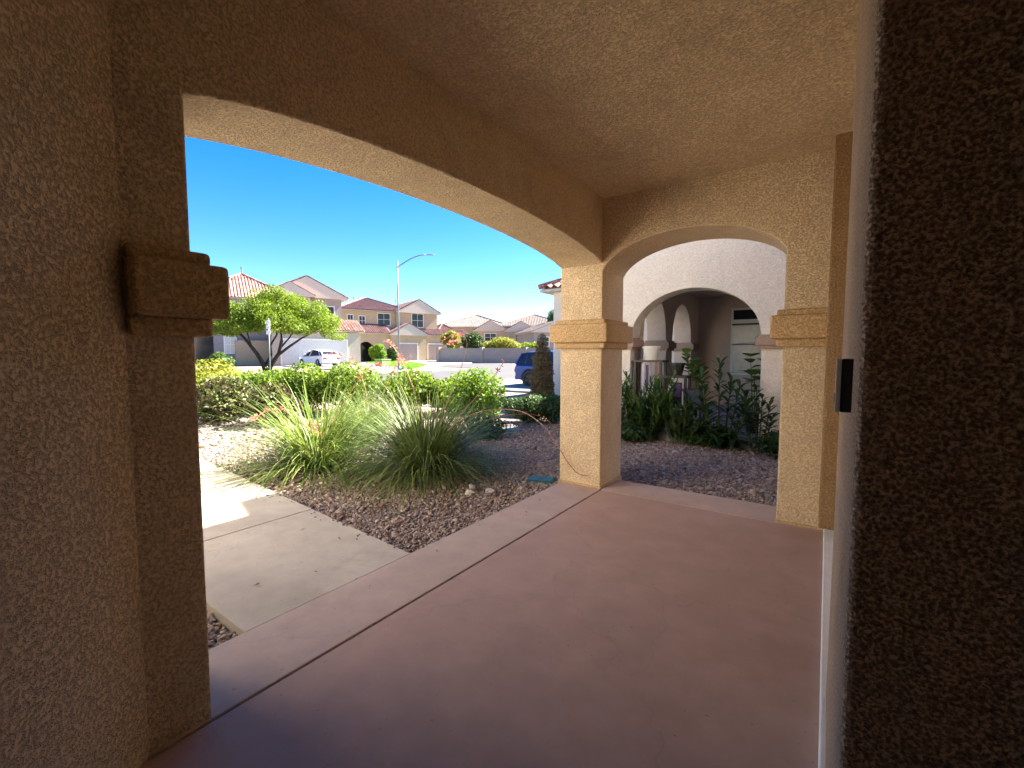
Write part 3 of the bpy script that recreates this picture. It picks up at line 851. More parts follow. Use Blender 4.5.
# ------------------------------------------------------------------ FRONT YARD
# red yucca clumps
y1 = empty('red_yucca', (-5.75, 3.45, -.05), 'bright yellow green grassy yucca clump left of the other, arching over the walkway', 'plant', 'grassy yucca clumps in the gravel')
V1, F1 = blades((-5.75, 3.45, -.05), 880, 1.50, (10, 72), (15, 90), .010, .22)
np_mesh('foliage', V1, F1, M['blade'], y1)
y2 = empty('red_yucca', (-4.25, 4.05, -.05), 'green grassy yucca clump, darkened as if in shade, nearest the porch column', 'plant', 'grassy yucca clumps in the gravel')
V2, F2 = blades((-4.25, 4.05, -.05), 1700, 1.30, (10, 82), (18, 95), .0075, .24)
np_mesh('foliage', V2, F2, M['blade_shade'], y2)
y3 = empty('red_yucca', (-6.6, 4.9, -.05), 'pale grassy yucca clump behind the two front ones', 'plant', 'grassy yucca clumps in the gravel')
V3, F3 = blades((-6.6, 4.9, -.05), 420, 1.05, (40, 88), (10, 70), .010, .17)
np_mesh('foliage', V3, F3, M['blade'], y3)
# stalks; the long one leans against the porch column
flower_stalk(y2, [(-4.2, 4.05, .3), (-3.75, 4.35, .72), (-3.25, 4.62, .80), (-2.85, 4.63, .66), (-2.57, 4.54, .44), (-2.40, 4.50, .26), (-2.28, 4.51, .15), (-2.17, 4.52, .14)], .008, 34, .45, .011)
flower_stalk(y2, [(-4.25, 4.1, .3), (-4.15, 4.5, 1.1), (-4.1, 4.7, 1.65), (-4.25, 4.65, 1.78), (-4.5, 4.6, 1.70)], .006, 22, .6, .016)
flower_stalk(y2, [(-4.25, 4.0, .3), (-4.4, 4.0, 1.0), (-4.75, 4.0, 1.55), (-5.0, 4.0, 1.70)], .006, 26, .6, .018)
flower_stalk(y2, [(-4.2, 4.1, .3), (-4.0, 4.9, 1.0), (-3.85, 5.3, 1.45)], .006, 18, .7, .02)
flower_stalk(y2, [(-4.2, 4.05, .3), (-3.7, 4.5, .62), (-3.15, 4.9, .72), (-2.85, 5.1, .5)], .004, 16, .6, .012)
flower_stalk(y1, [(-5.75, 3.45, .3), (-5.6, 3.9, 1.0), (-5.4, 4.1, 1.35), (-5.1, 4.2, 1.3)], .006, 34, .45, .024)
flower_stalk(y1, [(-5.75, 3.45, .2), (-5.9, 3.2, .7), (-6.1, 2.95, .75), (-6.3, 2.8, .6)], .006, 28, .45, .022)
flower_stalk(y1, [(-5.75, 3.45, .2), (-5.5, 3.2, .6), (-5.2, 3.05, .62), (-5.0, 3.0, .52)], .005, 26, .5, .02)
flower_stalk(y3, [(-6.6, 4.9, .3), (-6.7, 4.9, 1.0), (-6.9, 4.7, 1.45), (-7.2, 4.5, 1.5)], .006, 34, .45, .028)
flower_stalk(y3, [(-6.6, 4.9, .3), (-6.3, 5.1, 1.0), (-6.0, 5.1, 1.4), (-5.7, 5.0, 1.35)], .006, 34, .45, .026)
flower_stalk(y3, [(-6.6, 4.9, .3), (-6.1, 5.5, 1.1), (-5.7, 5.9, 1.65), (-5.5, 6.1, 1.75)], .006, 26, .6, .026)

GH = 'leafy hedge shrubs along the front yard'
hed = [(-12.9, 6.2, .55, .95, .9, .68, 'l_hedge', 'leafy green hedge shrub just right of the dark red and green shrubs'),
       (-11.7, 6.6, .60, 1.0, .95, .68, 'l_hedge', 'green hedge shrub behind the left yucca clump'),
       (-10.4, 7.2, .62, 1.0, .9, .66, 'l_hedge', 'green hedge shrub in the middle of the hedge line'),
       (-9.2, 7.9, .52, .95, .9, .56, 'l_hedge', 'green hedge shrub second from the right end of the hedge line'),
       (-8.1, 8.6, .42, .85, .8, .45, 'l_hedge', 'low green hedge shrub at the right end of the hedge line')]
for (x, y, z, a, b, c, m, lab) in hed:
    shrub('hedge_shrub', (x, y, z), (a, b, c), 7000, .045, M[m], lab, 'shrub', 12, GH)
shrub('bright_shrub', (-5.62, 6.55, .58), (.66, .6, .70), 10000, .034, M['l_bright'], 'bright fine leaved green shrub right of the grassy clumps', 'shrub', 14, asp=.35)
shrub('mixed_shrub', (-11.7, 4.5, .38), (.95, .7, .55), 5200, .05, M['l_burg'], 'mixed burgundy and green leaved shrub beside the left porch column', 'shrub', 10)
shrub('mixed_shrub', (-10.3, 5.1, .36), (.7, .6, .5), 3600, .05, M['l_burg'], 'smaller dark red and green shrub just behind the left yucca clump', 'shrub', 9)
shrub('lantana_shrub', (-16.4, 6.0, .62), (1.3, 1.0, .72), 5000, .06, M['l_lantana'], 'yellow green flowering shrub at the far left edge of the yard', 'shrub', 10)
shrub('lantana_shrub', (-14.2, 5.6, .48), (1.1, .8, .60), 4600, .055, M['l_lantana'], 'yellow green shrub with reddish tips behind the dark red and green shrub', 'shrub', 10)
shrub('dark_shrub', (-5.35, 8.7, .22), (.62, .5, .42), 4200, .04, M['l_dark'], 'dark shaded shrub next to the corner porch column', 'shrub', 9)
shrub('dark_shrub', (-6.4, 9.4, .12), (.6, .5, .28), 2800, .04, M['l_dark'], 'low dark shrub between bright shrub and brown conifer', 'shrub', 8)
shrub('dark_shrub', (-6.25, 10.6, .15), (.55, .5, .34), 2400, .04, M['l_mid'], 'small green shrub at the foot of the brown conifer', 'shrub', 8)
shrub('dark_shrub', (-5.0, 6.35, .12), (.35, .3, .28), 1500, .035, M['l_dark'], 'small dark shrub at the foot of the bright green one', 'shrub', 7)

# columnar conifer
t = empty('conifer', (-7.35, 12.0, gz(-7.35, 12)), 'brownish columnar conifer at the corner of the neighbour garage', 'tree')
L = [(-7.35+random.uniform(-.05, .05), 12.0+random.uniform(-.05, .05), .15+i*.2, .40-.009*i*i*.35, .40-.009*i*i*.35, .24) for i in range(10)]
V, F = leaf_cloud(L, 14000, .035, .3)
np_mesh('foliage', V, F, M['l_cyp'], t)
MB().tube([(-7.35, 12, -.1), (-7.35, 12, 1.9)], [.06, .02], 8).build('trunk', M['bark'], t)

# irrigation valve lids
def lid(x, y, w, d, rot, mat, label):
    t = empty('valve_box', (x, y, -.05), label, 'valve box')
    def rb(x0, x1, y0, y1, z0, z1):
        m = MB().box(x0, x1, y0, y1, z0, z1)
        c, s = math.cos(rot), math.sin(rot)
        m.v = [(x+(a*c-b*s), y+(a*s+b*c), z) for a, b, z in m.v]; return m
    rb(-w/2, w/2, -d/2, d/2, -.12, -.045).build('rim', mat, t, bevel=.012)
    l = rb(-w/2+.018, w/2-.018, -d/2+.018, d/2-.018, -.047, -.034).build('lid', mat, t, bevel=.006)
    rb(-.03, .03, -.012, .012, -.0338, -.030).build('handle', M['dark'], l)
lid(-2.86, 4.66, .34, .25, R(18), M['green_lid'], 'dark green plastic irrigation valve box in the gravel by the column')
lid(-5.35, 7.5, .34, .24, R(10), M['teal_lid'], 'faded green valve box lid in front of the dark shrub')
# path light and small stones
t = empty('path_light', (-3.27, 3.84, -.06), 'small round dark garden light lying among gravel', 'garden light')
MB().lathe((-3.27, 3.84, -.04), [(.03, 0), (.045, .012), (.052, .05), (.05, .062), (.01, .064)], 24).build('body', M['rock'], t, smooth=False)
MB().lathe((-3.27, 3.84, .022), [(.048, 0), (.056, .004), (.05, .014), (.01, .017)], 24).build('cap', M['solar'], t)
def rock(x, y, r, label, mat):
    import bmesh
    bm = bmesh.new(); bmesh.ops.create_icosphere(bm, subdivisions=3, radius=r)
    for v in bm.verts:
        k = 1+.12*math.sin(v.co.x*60+x*9)+.1*math.sin(v.co.y*75+v.co.z*50); v.co = Vector((v.co.x*k*1.2, v.co.y*k, v.co.z*k*.6))
    me = bpy.data.meshes.new('rock'); bm.to_mesh(me); bm.free(); me.shade_smooth(); me.materials.append(mat)
    o = bpy.data.objects.new('rock', me); o.location = (x, y, -.035); col.objects.link(o); tag(o, label, 'rock')
M['rock_white'] = plain('cream rock', (.58, .53, .46), .9, .15, 30, 80, .004)
rock(-3.20, 3.70, .048, 'cream stone just in front of the round garden light', M['rock_white'])
rock(-3.05, 3.88, .05, 'flat grey stone right of the round garden light', M['rock'])

# dry leaves lying on the gravel, the walk and the slab edge
n = 900
q = np.stack([rng.uniform(-8.5, -2.1, n), rng.uniform(1.1, 7.5, n)], 1)
cl = rng.random(n) < .5; m_ = int(cl.sum())
q[cl] = np.stack([rng.normal(-4.4, .9, m_), rng.normal(3.5, .7, m_)], 1)
q = q[(q[:, 0] < -2.1) & (q[:, 1] > 1.1)]
onw = (q[:, 1] < 2.235+(-q[:, 0]-2.53)*.0727) | (q[:, 0] > -2.53)
keep = ~onw | (rng.random(len(q)) < .35); q = q[keep]; onw = onw[keep]; n = len(q)
zz = np.where(onw, .008, -.022); a_ = rng.random(n)*6.283; L_ = .010+.016*rng.random(n)
dx = np.stack([np.cos(a_), np.sin(a_), rng.normal(size=n)*.3], 1)*L_[:, None]; dy = np.stack([-np.sin(a_), np.cos(a_), rng.normal(size=n)*.3], 1)*(L_*.4)[:, None]
c_ = np.stack([q[:, 0], q[:, 1], zz], 1)
V = np.stack([c_-dx, c_-dy, c_+dx, c_+dy], 1); V[:, :, 2] = np.maximum(V[:, :, 2], np.where(onw, .003, -.05)[:, None]); V = V.reshape(-1, 3)
M['litter'] = leaf_mat('dry leaves', [(.10, .05, .025), (.22, .12, .05), (.33, .22, .11)], .1)
tag(np_mesh('leaf_litter', V, np.arange(4*n).reshape(n, 4), M['litter'], origin=(-4, 4, 0)), 'small dry brown leaves scattered over gravel and walkway', None, None, 'stuff')

# ------------------------------------------------------------------ ACROSS THE STREET
def house_box(parent, x0, x1, y0, y1, z0, z1, mat, name='wall'):
    return MB().box(x0, x1, y0, y1, z0, z1).build(name, mat, parent)
def win_x(parent, x, y0, y1, z0, z1, glass='glass', frame='trim_pale', name='window', grid=True):
    """window on a wall facing +X"""
    f = MB()
    t = .09
    f.box(x, x+.06, y0-t, y1+t, z1, z1+t).box(x, x+.06, y0-t, y1+t, z0-t, z0).box(x, x+.06, y0-t, y0, z0, z1).box(x, x+.06, y1, y1+t, z0, z1)
    o = f.build(name, M[frame], parent)
    MB().box(x-.02, x+.02, y0, y1, z0, z1).build('pane', M[glass], o)
    if grid:
        g = MB(); g.box(x+.021, x+.035, (y0+y1)/2-.02, (y0+y1)/2+.02, z0, z1)
        g.box(x+.021, x+.035, y0, y1, (z0+z1)/2-.02, (z0+z1)/2+.02)
        g.build('mullion', M[frame], o)
    return o
def garage_x(parent, x, y0, y1, z0, z1, mat):
    d = MB().box(x, x+.04, y0, y1, z0, z1).build('garage_door', mat, parent)
    g = MB(); n = 4
    for i in range(n):
        za, zb = z0+(z1-z0)*(i+.12)/n, z0+(z1-z0)*(i+.88)/n
        m = max(2, int((y1-y0)/.65))
        for j in range(m):
            ya, yb = y0+(y1-y0)*(j+.12)/m, y0+(y1-y0)*(j+.88)/m
            g.box(x+.04, x+.055, ya, yb, za, zb)
    g.build('panel', mat, d)
    f = MB(); f.box(x, x+.08, y0-.14, y0, z0, z1+.14).box(x, x+.08, y1, y1+.14, z0, z1+.14).box(x, x+.08, y0, y1, z1, z1+.14)
    f.build('door_frame', M['trim_pale'], parent)
    return d

# house with white garage
h1 = empty('house', (-43, 26, .5), 'two storey house with red striped tile roof and white garage behind the spreading tree', 'house')
house_box(h1, -53, -43, 21.6, 28.4, .4, 7.35, M['stucco_grey'])  # main walls grey, shade of the front put into the wall colour
house_box(h1, -53, -44, 13.2, 21.6, .4, 6.9, M['stucco_grey'])
roof_part(h1, 'gx', -53, -43, 21.4, 28.6, 7.45, 9.45, M['tile_red'], .5)
MB().prism([(21.3, 7.3), (28.7, 7.3), (25.0, 9.2)], 'x', -43.05, -42.98).build('gable', M['stucco_grey'], h1)
roof_part(h1, 'gx', -44.5, -42.4, 21.4, 25.4, 7.45, 8.7, M['tile_red'], .35)
house_box(h1, -43.2, -42.5, 21.5, 25.3, .4, 7.3, M['stucco_grey'], 'bay_wall')
MB().prism([(21.2, 7.3), (25.6, 7.3), (23.4, 8.5)], 'x', -42.52, -42.46).build('gable', M['stucco_grey'], h1)
roof_part(h1, 'hip', -53, -44, 15.4, 24, 7.0, 9.9, M['tile_red'], .5)
house_box(h1, -43.3, -40.6, 21.5, 29.6, .4, 3.75, M['stucco_far2'], 'garage_wall')
roof_part(h1, 'shed', -43.0, -40.6, 21.5, 29.6, 3.95, 5.2, M['tile_red'], .4, name='garage_roof')
garage_x(h1, -40.6, 22.3, 28.2, .5, 2.95, M['door_white'])
win_x(h1, -42.46, 22.4, 24.4, 5.0, 6.5); win_x(h1, -43, 26.1, 27.6, 5.1, 6.5)
win_x(h1, -44, 18.6, 20.4, 5.0, 6.4)
win_x(h1, -44, 17.9, 18.8, 1.7, 3.3, 'blind', 'white')
house_box(h1, -44, -43.2, 18.7, 21.5, .4, 2.9, M['stucco_far'], 'planter_wall')
MB().box(-44.02, -43.96, 14.9, 17.0, .5, 3.4).build('entry_door', M['glass'], h1)
MB().lathe((-47, 19.7, 9.8), [(.06, 0), (.06, .5), (.12, .5), (.12, .6), (.01, .62)], 10).build('vent_pipe', M['metal'], h1)

# second house, cream with purple brown roof
h2 = empty('house', (-45, 41, .6), 'cream two storey house with brown tile roof and taupe garage doors beside the block wall', 'house')
house_box(h2, -55, -45, 30.0, 38.0, .4, 6.95, M['stucco_far'])
house_box(h2, -54, -44.6, 38.0, 44.6, .4, 7.0, M['stucco_far'])
roof_part(h2, 'hip', -55, -45, 30, 40.5, 7.1, 9.15, M['tile_brown'], .55)
roof_part(h2, 'gx', -54, -44.6, 38.2, 44.6, 7.1, 8.8, M['tile_brown'], .5)
MB().prism([(38.1, 7.0), (44.8, 7.0), (41.4, 8.5)], 'x', -44.66, -44.55).build('gable', M['stucco_far'], h2)
house_box(h2, -45, -42.6, 36.2, 41.6, .4, 4.0, M['stucco_far'], 'garage_wall')
house_box(h2, -45, -43.4, 41.6, 49.2, .4, 4.0, M['stucco_far'], 'garage_wall')
roof_part(h2, 'gx', -46, -42.6, 36.2, 41.6, 4.1, 5.5, M['tile_brown'], .4, name='garage_roof')
MB().prism([(36.2, 4.0), (41.6, 4.0), (38.9, 5.25)], 'x', -42.66, -42.58).build('gable', M['stucco_far'], h2)
roof_part(h2, 'shed', -44.8, -43.4, 41.9, 49.2, 4.15, 5.1, M['tile_brown'], .4, name='garage_roof')
roof_part(h2, 'hip', -50, -44.9, 44.6, 49.4, 4.2, 5.9, M['tile_brown'], .4)
house_box(h2, -50, -44.9, 44.6, 49.2, .4, 4.1, M['stucco_far'])
garage_x(h2, -42.6, 37.4, 40.2, .5, 2.9, M['door_far'])
garage_x(h2, -43.4, 42.4, 47.8, .5, 2.9, M['door_far'])
win_x(h2, -45, 31.0, 31.7, 5.2, 6.4); win_x(h2, -45, 32.6, 33.4, 5.2, 6.3)
win_x(h2, -45, 35.3, 37.1, 5.3, 6.75)
win_x(h2, -44.6, 40.4, 42.2, 5.2, 6.9)
pa = arch_y(31.6, 34.0, 2.0, 3.1)
poly = [(30.0, .4), (31.6, .4)]+pa+[(34.0, .4), (36.2, .4), (36.2, 4.1), (30, 4.1)]
MB().prism(poly, 'x', -43.2, -42.9).build('porch_wall', M['stucco_far'], h2)
MB().box(-44.95, -44.9, 31.4, 34.2, .5, 3.4).build('entry_door', M['glass'], h2)
roof_part(h2, 'shed', -45.0, -42.9, 30.0, 36.0, 4.2, 5.4, M['tile_brown'], .4, name='porch_roof')
for yy in (33.5, 40.2):
    MB().lathe((-50, yy, 8.7), [(.06, 0), (.06, .45), (.12, .45), (.12, .55), (.01, .57)], 10).build('vent_pipe', M['metal'], h2)

h1.rotation_euler = (0, 0, R(-20)); h2.rotation_euler = (0, 0, R(-20)); h2.scale = (1, .86, 1)

def simple_house(loc, rot, w, d, ze, zr, label, wallm, tilem, wins=True, kind='gx', wing=None):
    """a far house built in its own frame, then turned"""
    t = empty('house', (0, 0, 0), label, 'house', 'houses beyond the block wall')
    house_box(t, -d, 0, -w/2, w/2, 0, ze, M[wallm])
    roof_part(t, kind, -d, 0, -w/2, w/2, ze+.1, zr, M[tilem], .5)
    if kind == 'gx': MB().prism([(-w/2, ze), (w/2, ze), (0, zr-.25)], 'x', -.02, .05).build('gable', M[wallm], t)
    if wing:
        ww, off, ze2, zr2 = wing
        house_box(t, -.5, 3, off-ww/2, off+ww/2, 0, ze2, M[wallm], 'wing_wall')
        roof_part(t, 'gx', -1.5, 3, off-ww/2, off+ww/2, ze2+.1, zr2, M[tilem], .4, name='wing_roof')
        MB().prism([(off-ww/2, ze2), (off+ww/2, ze2), (off, zr2-.25)], 'x', 2.98, 3.05).build('gable', M[wallm], t)
        win_x(t, 3.05, off-.9, off+.9, ze2-1.6, ze2-.4, frame='white')
    for (yy, z0) in ((-w*.28, ze-1.9), (w*.22, ze-1.9)):
        win_x(t, .0, yy-.7, yy+.7, z0, z0+1.2, frame='white')
    t.location = loc; t.rotation_euler = (0, 0, rot)
    return t
simple_house((-49.5, 58.5, .8), R(-55), 12.5, 12, 5.4, 7.9, 'house with broad grey brown roof left of the pair beyond the block wall', 'stucco_far', 'tile_grey', kind='hip', wing=(5, 3.0, 4.6, 6.4))
simple_house((-40.5, 64, .8), R(-55), 12, 12, 5.5, 8.0, 'house with grey brown gabled roof right of the pair beyond the block wall', 'stucco_far2', 'tile_grey', kind='hip', wing=(5, -2.5, 4.5, 6.2))
simple_house((-31.5, 55.5, .8), R(-40), 7, 9, 3.9, 5.6, 'small house front with white trimmed gable seen above the block wall', 'stucco_grey', 'tile_grey')
simple_house((-37.5, 72, .8), R(-75), 12, 11, 5.8, 7.9, 'low grey roofed house far behind the neighbour garage eave', 'stucco_grey', 'tile_grey', kind='hip')

# block wall
t = empty('block_wall', (-33, 41, .5), 'long pale concrete block wall closing the end of the street', 'wall')
a, b = Vector((-37.2, 37.6, 0)), Vector((-20.0, 48.5, 0))
d = (b-a).normalized(); nn = Vector((-d.y, d.x, 0))*.1
q = [(a-nn)[:2], (b-nn)[:2], (b+nn)[:2], (a+nn)[:2]]
def block_mat():
    m, nt, bs = new_mat('concrete block')
    p = position(nt); br = nt.nodes.new('ShaderNodeTexBrick')
    mp = nt.nodes.new('ShaderNodeMapping'); mp.inputs['Rotation'].default_value = (R(90), 0, 0)
    cx_ = nt.nodes.new('ShaderNodeCombineXYZ'); sp = nt.nodes.new('ShaderNodeSeparateXYZ'); nt.links.new(p, sp.inputs[0])
    nt.links.new(sp.outputs[0], cx_.inputs[0]); nt.links.new(sp.outputs[2], cx_.inputs[1])
    nt.links.new(cx_.outputs[0], br.inputs['Vector'])
    br.inputs['Color1'].default_value = (.25, .215, .20, 1); br.inputs['Color2'].default_value = (.28, .245, .23, 1); br.inputs['Mortar'].default_value = (.22, .20, .19, 1)
    br.inputs['Scale'].default_value = 1; br.inputs['Brick Width'].default_value = .34; br.inputs['Row Height'].default_value = .2; br.inputs['Mortar Size'].default_value = .012
    nt.links.new(br.outputs['Color'], bs.inputs['Base Color']); bs.inputs['Roughness'].default_value = .9
    return m
M['block'] = block_mat()
MB().prism(q, 'z', .2, 2.22).build('wall', M['block'], t)
nn2 = nn*1.35
MB().prism([(a-nn2)[:2], (b-nn2)[:2], (b+nn2)[:2], (a+nn2)[:2]], 'z', 2.22, 2.30).build('cap', M['block'], t)
for s in (.0, .25, .5, .75):
    c = a.lerp(b, s)
    MB().box(c.x-.22, c.x+.22, c.y-.22, c.y+.22, .2, 2.42).build('pilaster', M['block'], t)

def tree(name, base, h, crown, n, size, mat, label, group=None, lobes=14, trunk_r=.12, limbs=5):
    """trunk with limbs and a lobed crown. crown=(cx,cy,cz,rx,ry,rz)"""
    t = empty(name, base, label, 'tree', group)
    c = crown
    L = bump_lobes(c[:3], c[3:], lobes, .62, .42)
    V, F = leaf_cloud(L, n, size, .45, shell=.45)
    np_mesh('crown', V, F, M[mat], t)
    b = Vector(base); mb = MB()
    for i in range(limbs):
        a = i*2*math.pi/limbs+.5; q = Vector((c[0]+math.cos(a)*c[3]*.5, c[1]+math.sin(a)*c[4]*.5, c[2]))
        m = b.lerp(q, .45)+Vector((0, 0, .15))
        mb.tube([b-Vector((0, 0, .2)), b.lerp(m, .5), m, q], [trunk_r, trunk_r*.8, trunk_r*.55, trunk_r*.2], 7)
    mb.build('trunk', M['bark'], t, smooth=True)
    return t
# the spreading tree across the street
tb = (-28.9, 13.85, gz(-28.9, 13.85))
t = empty('mesquite_tree', tb, 'spreading yellow green tree with dark forked trunk across the street', 'tree')
Lb = []
fw_, rt_ = Vector((-.578, .816, 0)), Vector((.816, .578, 0))
tc = Vector((-28.55, 14.35, 0))
for (sx, sy, z, r, rz) in [(-3.4, 0, 3.15, 1.0, .55), (-2.6, .6, 3.7, 1.3, .8), (-1.8, -.8, 3.4, 1.3, .7), (-1.4, .5, 4.5, 1.3, .8), (-.4, -.4, 4.85, 1.2, .75), (.5, .6, 4.7, 1.35, .85), (.2, -1.2, 3.9, 1.3, .8),
                           (1.5, -.3, 4.3, 1.3, .85), (2.1, .8, 3.9, 1.3, .8), (2.9, 0, 3.35, 1.15, .65), (3.7, .2, 2.75, .85, .4), (-.9, 1.4, 4.0, 1.3, .9), (1.0, 1.6, 3.8, 1.4, .9), (1.2, -1.5, 3.35, 1.2, .6), (-1.0, -1.6, 3.3, 1.1, .6), (-2.9, -.6, 3.0, .9, .45),
                           (.3, 0, 3.6, 1.4, .7), (-2.0, 0, 4.2, .9, .6), (2.3, -1, 3.2, 1.0, .5)]:
    p_ = tc+rt_*sx+fw_*sy
    Lb.append((p_.x, p_.y, z+.05, r, r, rz))
V, F = leaf_cloud([(a,b,c,d*random.uniform(.35,.6),e*random.uniform(.35,.6),f*random.uniform(.4,.7)) for (a0,b0,c0,d,e,f) in Lb for (a,b,c) in [(a0+random.uniform(-.8,.8)*d,b0+random.uniform(-.8,.8)*e,c0+random.uniform(-.7,.7)*f) for _ in range(5)]], 34000, .07, .35, shell=.25)
V2_, F2_ = leaf_cloud([(a, b, c, d*1.0, e*1.0, f*.95) for a, b, c, d, e, f in Lb], 15000, .07, .35, shell=.3)
F = np.concatenate([F, F2_+len(V)]); V = np.concatenate([V, V2_])
np_mesh('crown', V, F, M['l_tree'], t)
tb_ = Vector(tb)
def W(sx, sy, z): q = tc+rt_*sx+fw_*sy; return Vector((q.x, q.y, z))
mb = MB()
base0 = W(-.65, 0, .3)
mb.tube([base0, W(-.8, 0, .9), W(-1.2, 0, 1.6), W(-1.8, .1, 2.3), W(-2.4, .2, 2.95), W(-2.9, .2, 3.5)], [.17, .15, .12, .10, .07, .03], 8)
mb.tube([W(-.6, 0, .3), W(-.25, .0, .95), W(.15, .1, 1.6), W(.35, .1, 2.4), W(.3, .1, 3.6)], [.17, .15, .12, .09, .04], 8)
mb.tube([W(-.75, .1, .8), W(-.45, .3, 1.5), W(-.5, .3, 2.1), W(-.1, .4, 2.8), W(-.2, .4, 3.8)], [.1, .08, .07, .06, .03], 7)
mb.tube([W(.1, .1, 1.5), W(.9, 0, 2.05), W(1.7, -.1, 2.55), W(2.6, -.1, 3.0)], [.10, .08, .06, .03], 7)
mb.tube([W(.3, .1, 2.0), W(.7, .4, 2.6), W(1.2, .6, 3.6)], [.07, .05, .02], 6)
mb.tube([W(-1.6, .1, 2.1), W(-1.5, -.4, 2.8), W(-1.3, -.6, 3.6)], [.06, .05, .02], 6)
mb.build('trunk', M['bark'], t, smooth=True)

GT = 'trees and bushes beyond the block wall'
tree('yellow_tree', (-38.3, 40.9, .7), 3, (-38.3, 40.9, 3.0, 1.3, 1.3, 1.5), 5000, .12, 'l_lantana', 'upright yellow green bush at the left end of the block wall', GT)
tree('dark_tree', (-37.4, 43.8, .7), 3, (-37.4, 43.8, 2.8, 1.7, 1.5, 1.6), 5000, .13, 'l_dark', 'dark green bush right of the yellow upright one', GT)
tree('yellow_tree', (-34.2, 45.5, .7), 3, (-34.2, 45.5, 2.6, 2.6, 1.8, 1.3), 7000, .12, 'l_lantana', 'wide yellow green tree behind the middle of the block wall', GT)
tree('yellow_tree', (-31.0, 47.6, .7), 3, (-31.0, 47.6, 2.3, 1.5, 1.5, .9), 3500, .12, 'l_tree', 'smaller green bush right of the wide yellow tree', GT)
tree('far_tree', (-38.6, 63.5, .8), 3, (-34.6, 61, 6.2, 1.8, 1.8, 2.6), 3500, .16, 'l_mid', 'tall hazy tree seen beside the neighbour garage eave', GT)
shrub('garden_bush', (-41.6, 32.2, 1.7), (1.0, .9, 1.05), 3500, .1, M['l_bright'], 'bright green round bush at the entry of the cream house', 'bush', 8)
shrub('garden_bush', (-41.8, 34.6, 1.5), (.8, .8, .85), 2200, .1, M['l_dark'], 'dark bush beside the bright one at the cream house', 'bush', 8)
shrub('garden_bush', (-38.0, 14.9, 1.0), (.9, .8, .7), 2200, .09, M['l_mid'], 'spiky blue green bush by the dark entry across the street', 'bush', 8)

# green utility cabinet on the lawn
t = empty('utility_box', (-33.5, 26.6, gz(-33.5, 26.6)), 'low bright green utility box on the lawn edge', 'utility box')
zb = gz(-33.5, 26.6)
MB().box(-34.0, -33.0, 26.1, 27.1, zb-.1, zb+.62).build('cabinet', M['util'], t, bevel=.03)
MB().box(-34.04, -32.96, 26.06, 27.14, zb+.62, zb+.70).build('cover', M['util'], t, bevel=.02)

# street lamp
lx, ly = -27.5, 23.4; lz = gz(lx, ly)
t = empty('street_lamp', (lx, ly, lz), 'tall grey street lamp with one curved arm across the street', 'street lamp')
MB().lathe((lx, ly, lz-.2), [(.15, 0), (.15, .45), (.10, .5), (.09, .9), (.085, 1)], 16).build('base', M['metal'], t)
MB().tube([(lx, ly, lz+.7), (lx, ly, lz+5), (lx, ly, 8.75)], [.075, .06, .045], 12).build('pole', M['metal'], t, smooth=True)
arm = []
for i in range(9):
    s = i/8; arm.append(Vector((lx, ly, 8.3))+rt_*(2.2*s)+Vector((0, 0, .95*math.sin(s*math.pi/2))))
MB().tube(arm, [.045]*9, 8).build('arm', M['metal'], t, smooth=True)
e = arm[-1]
m = MB()
hd = [(0, .05), (.15, .12), (.45, .15), (.62, .10), (.68, .02)]
V = []
m.tube([e+rt_*a_ for a_, _ in hd], [max(.02, b_*.8) for _, b_ in hd], 10)
m.v = [(a_, b_, e.z+(c_-e.z)*.45) for a_, b_, c_ in m.v]
m.build('lamp_head', M['metal'], t, smooth=True)

# sign post in front of the tree
sx, sy = -25.8, 12.62; sz = gz(sx, sy)
t = empty('sign_post', (sx, sy, sz), 'thin grey sign post with narrow white street sign in front of the spreading tree', 'sign')
MB().tube([(sx, sy, sz-.1), (sx, sy, 3.55)], .035, 8).build('post', M['metal'], t, smooth=True)
for zz, w in ((3.22, .12), (2.95, .11), (2.66, .12)):
    m = MB().box(-w, w, -.01, .01, zz, zz+.23)
    m.v = [(sx+rt_.x*a_+fw_.x*(b_-.05), sy+rt_.y*a_+fw_.y*(b_-.05), c_) for a_, b_, c_ in m.v]
    m.build('sign_plate', M['white'], t, bevel=.01)

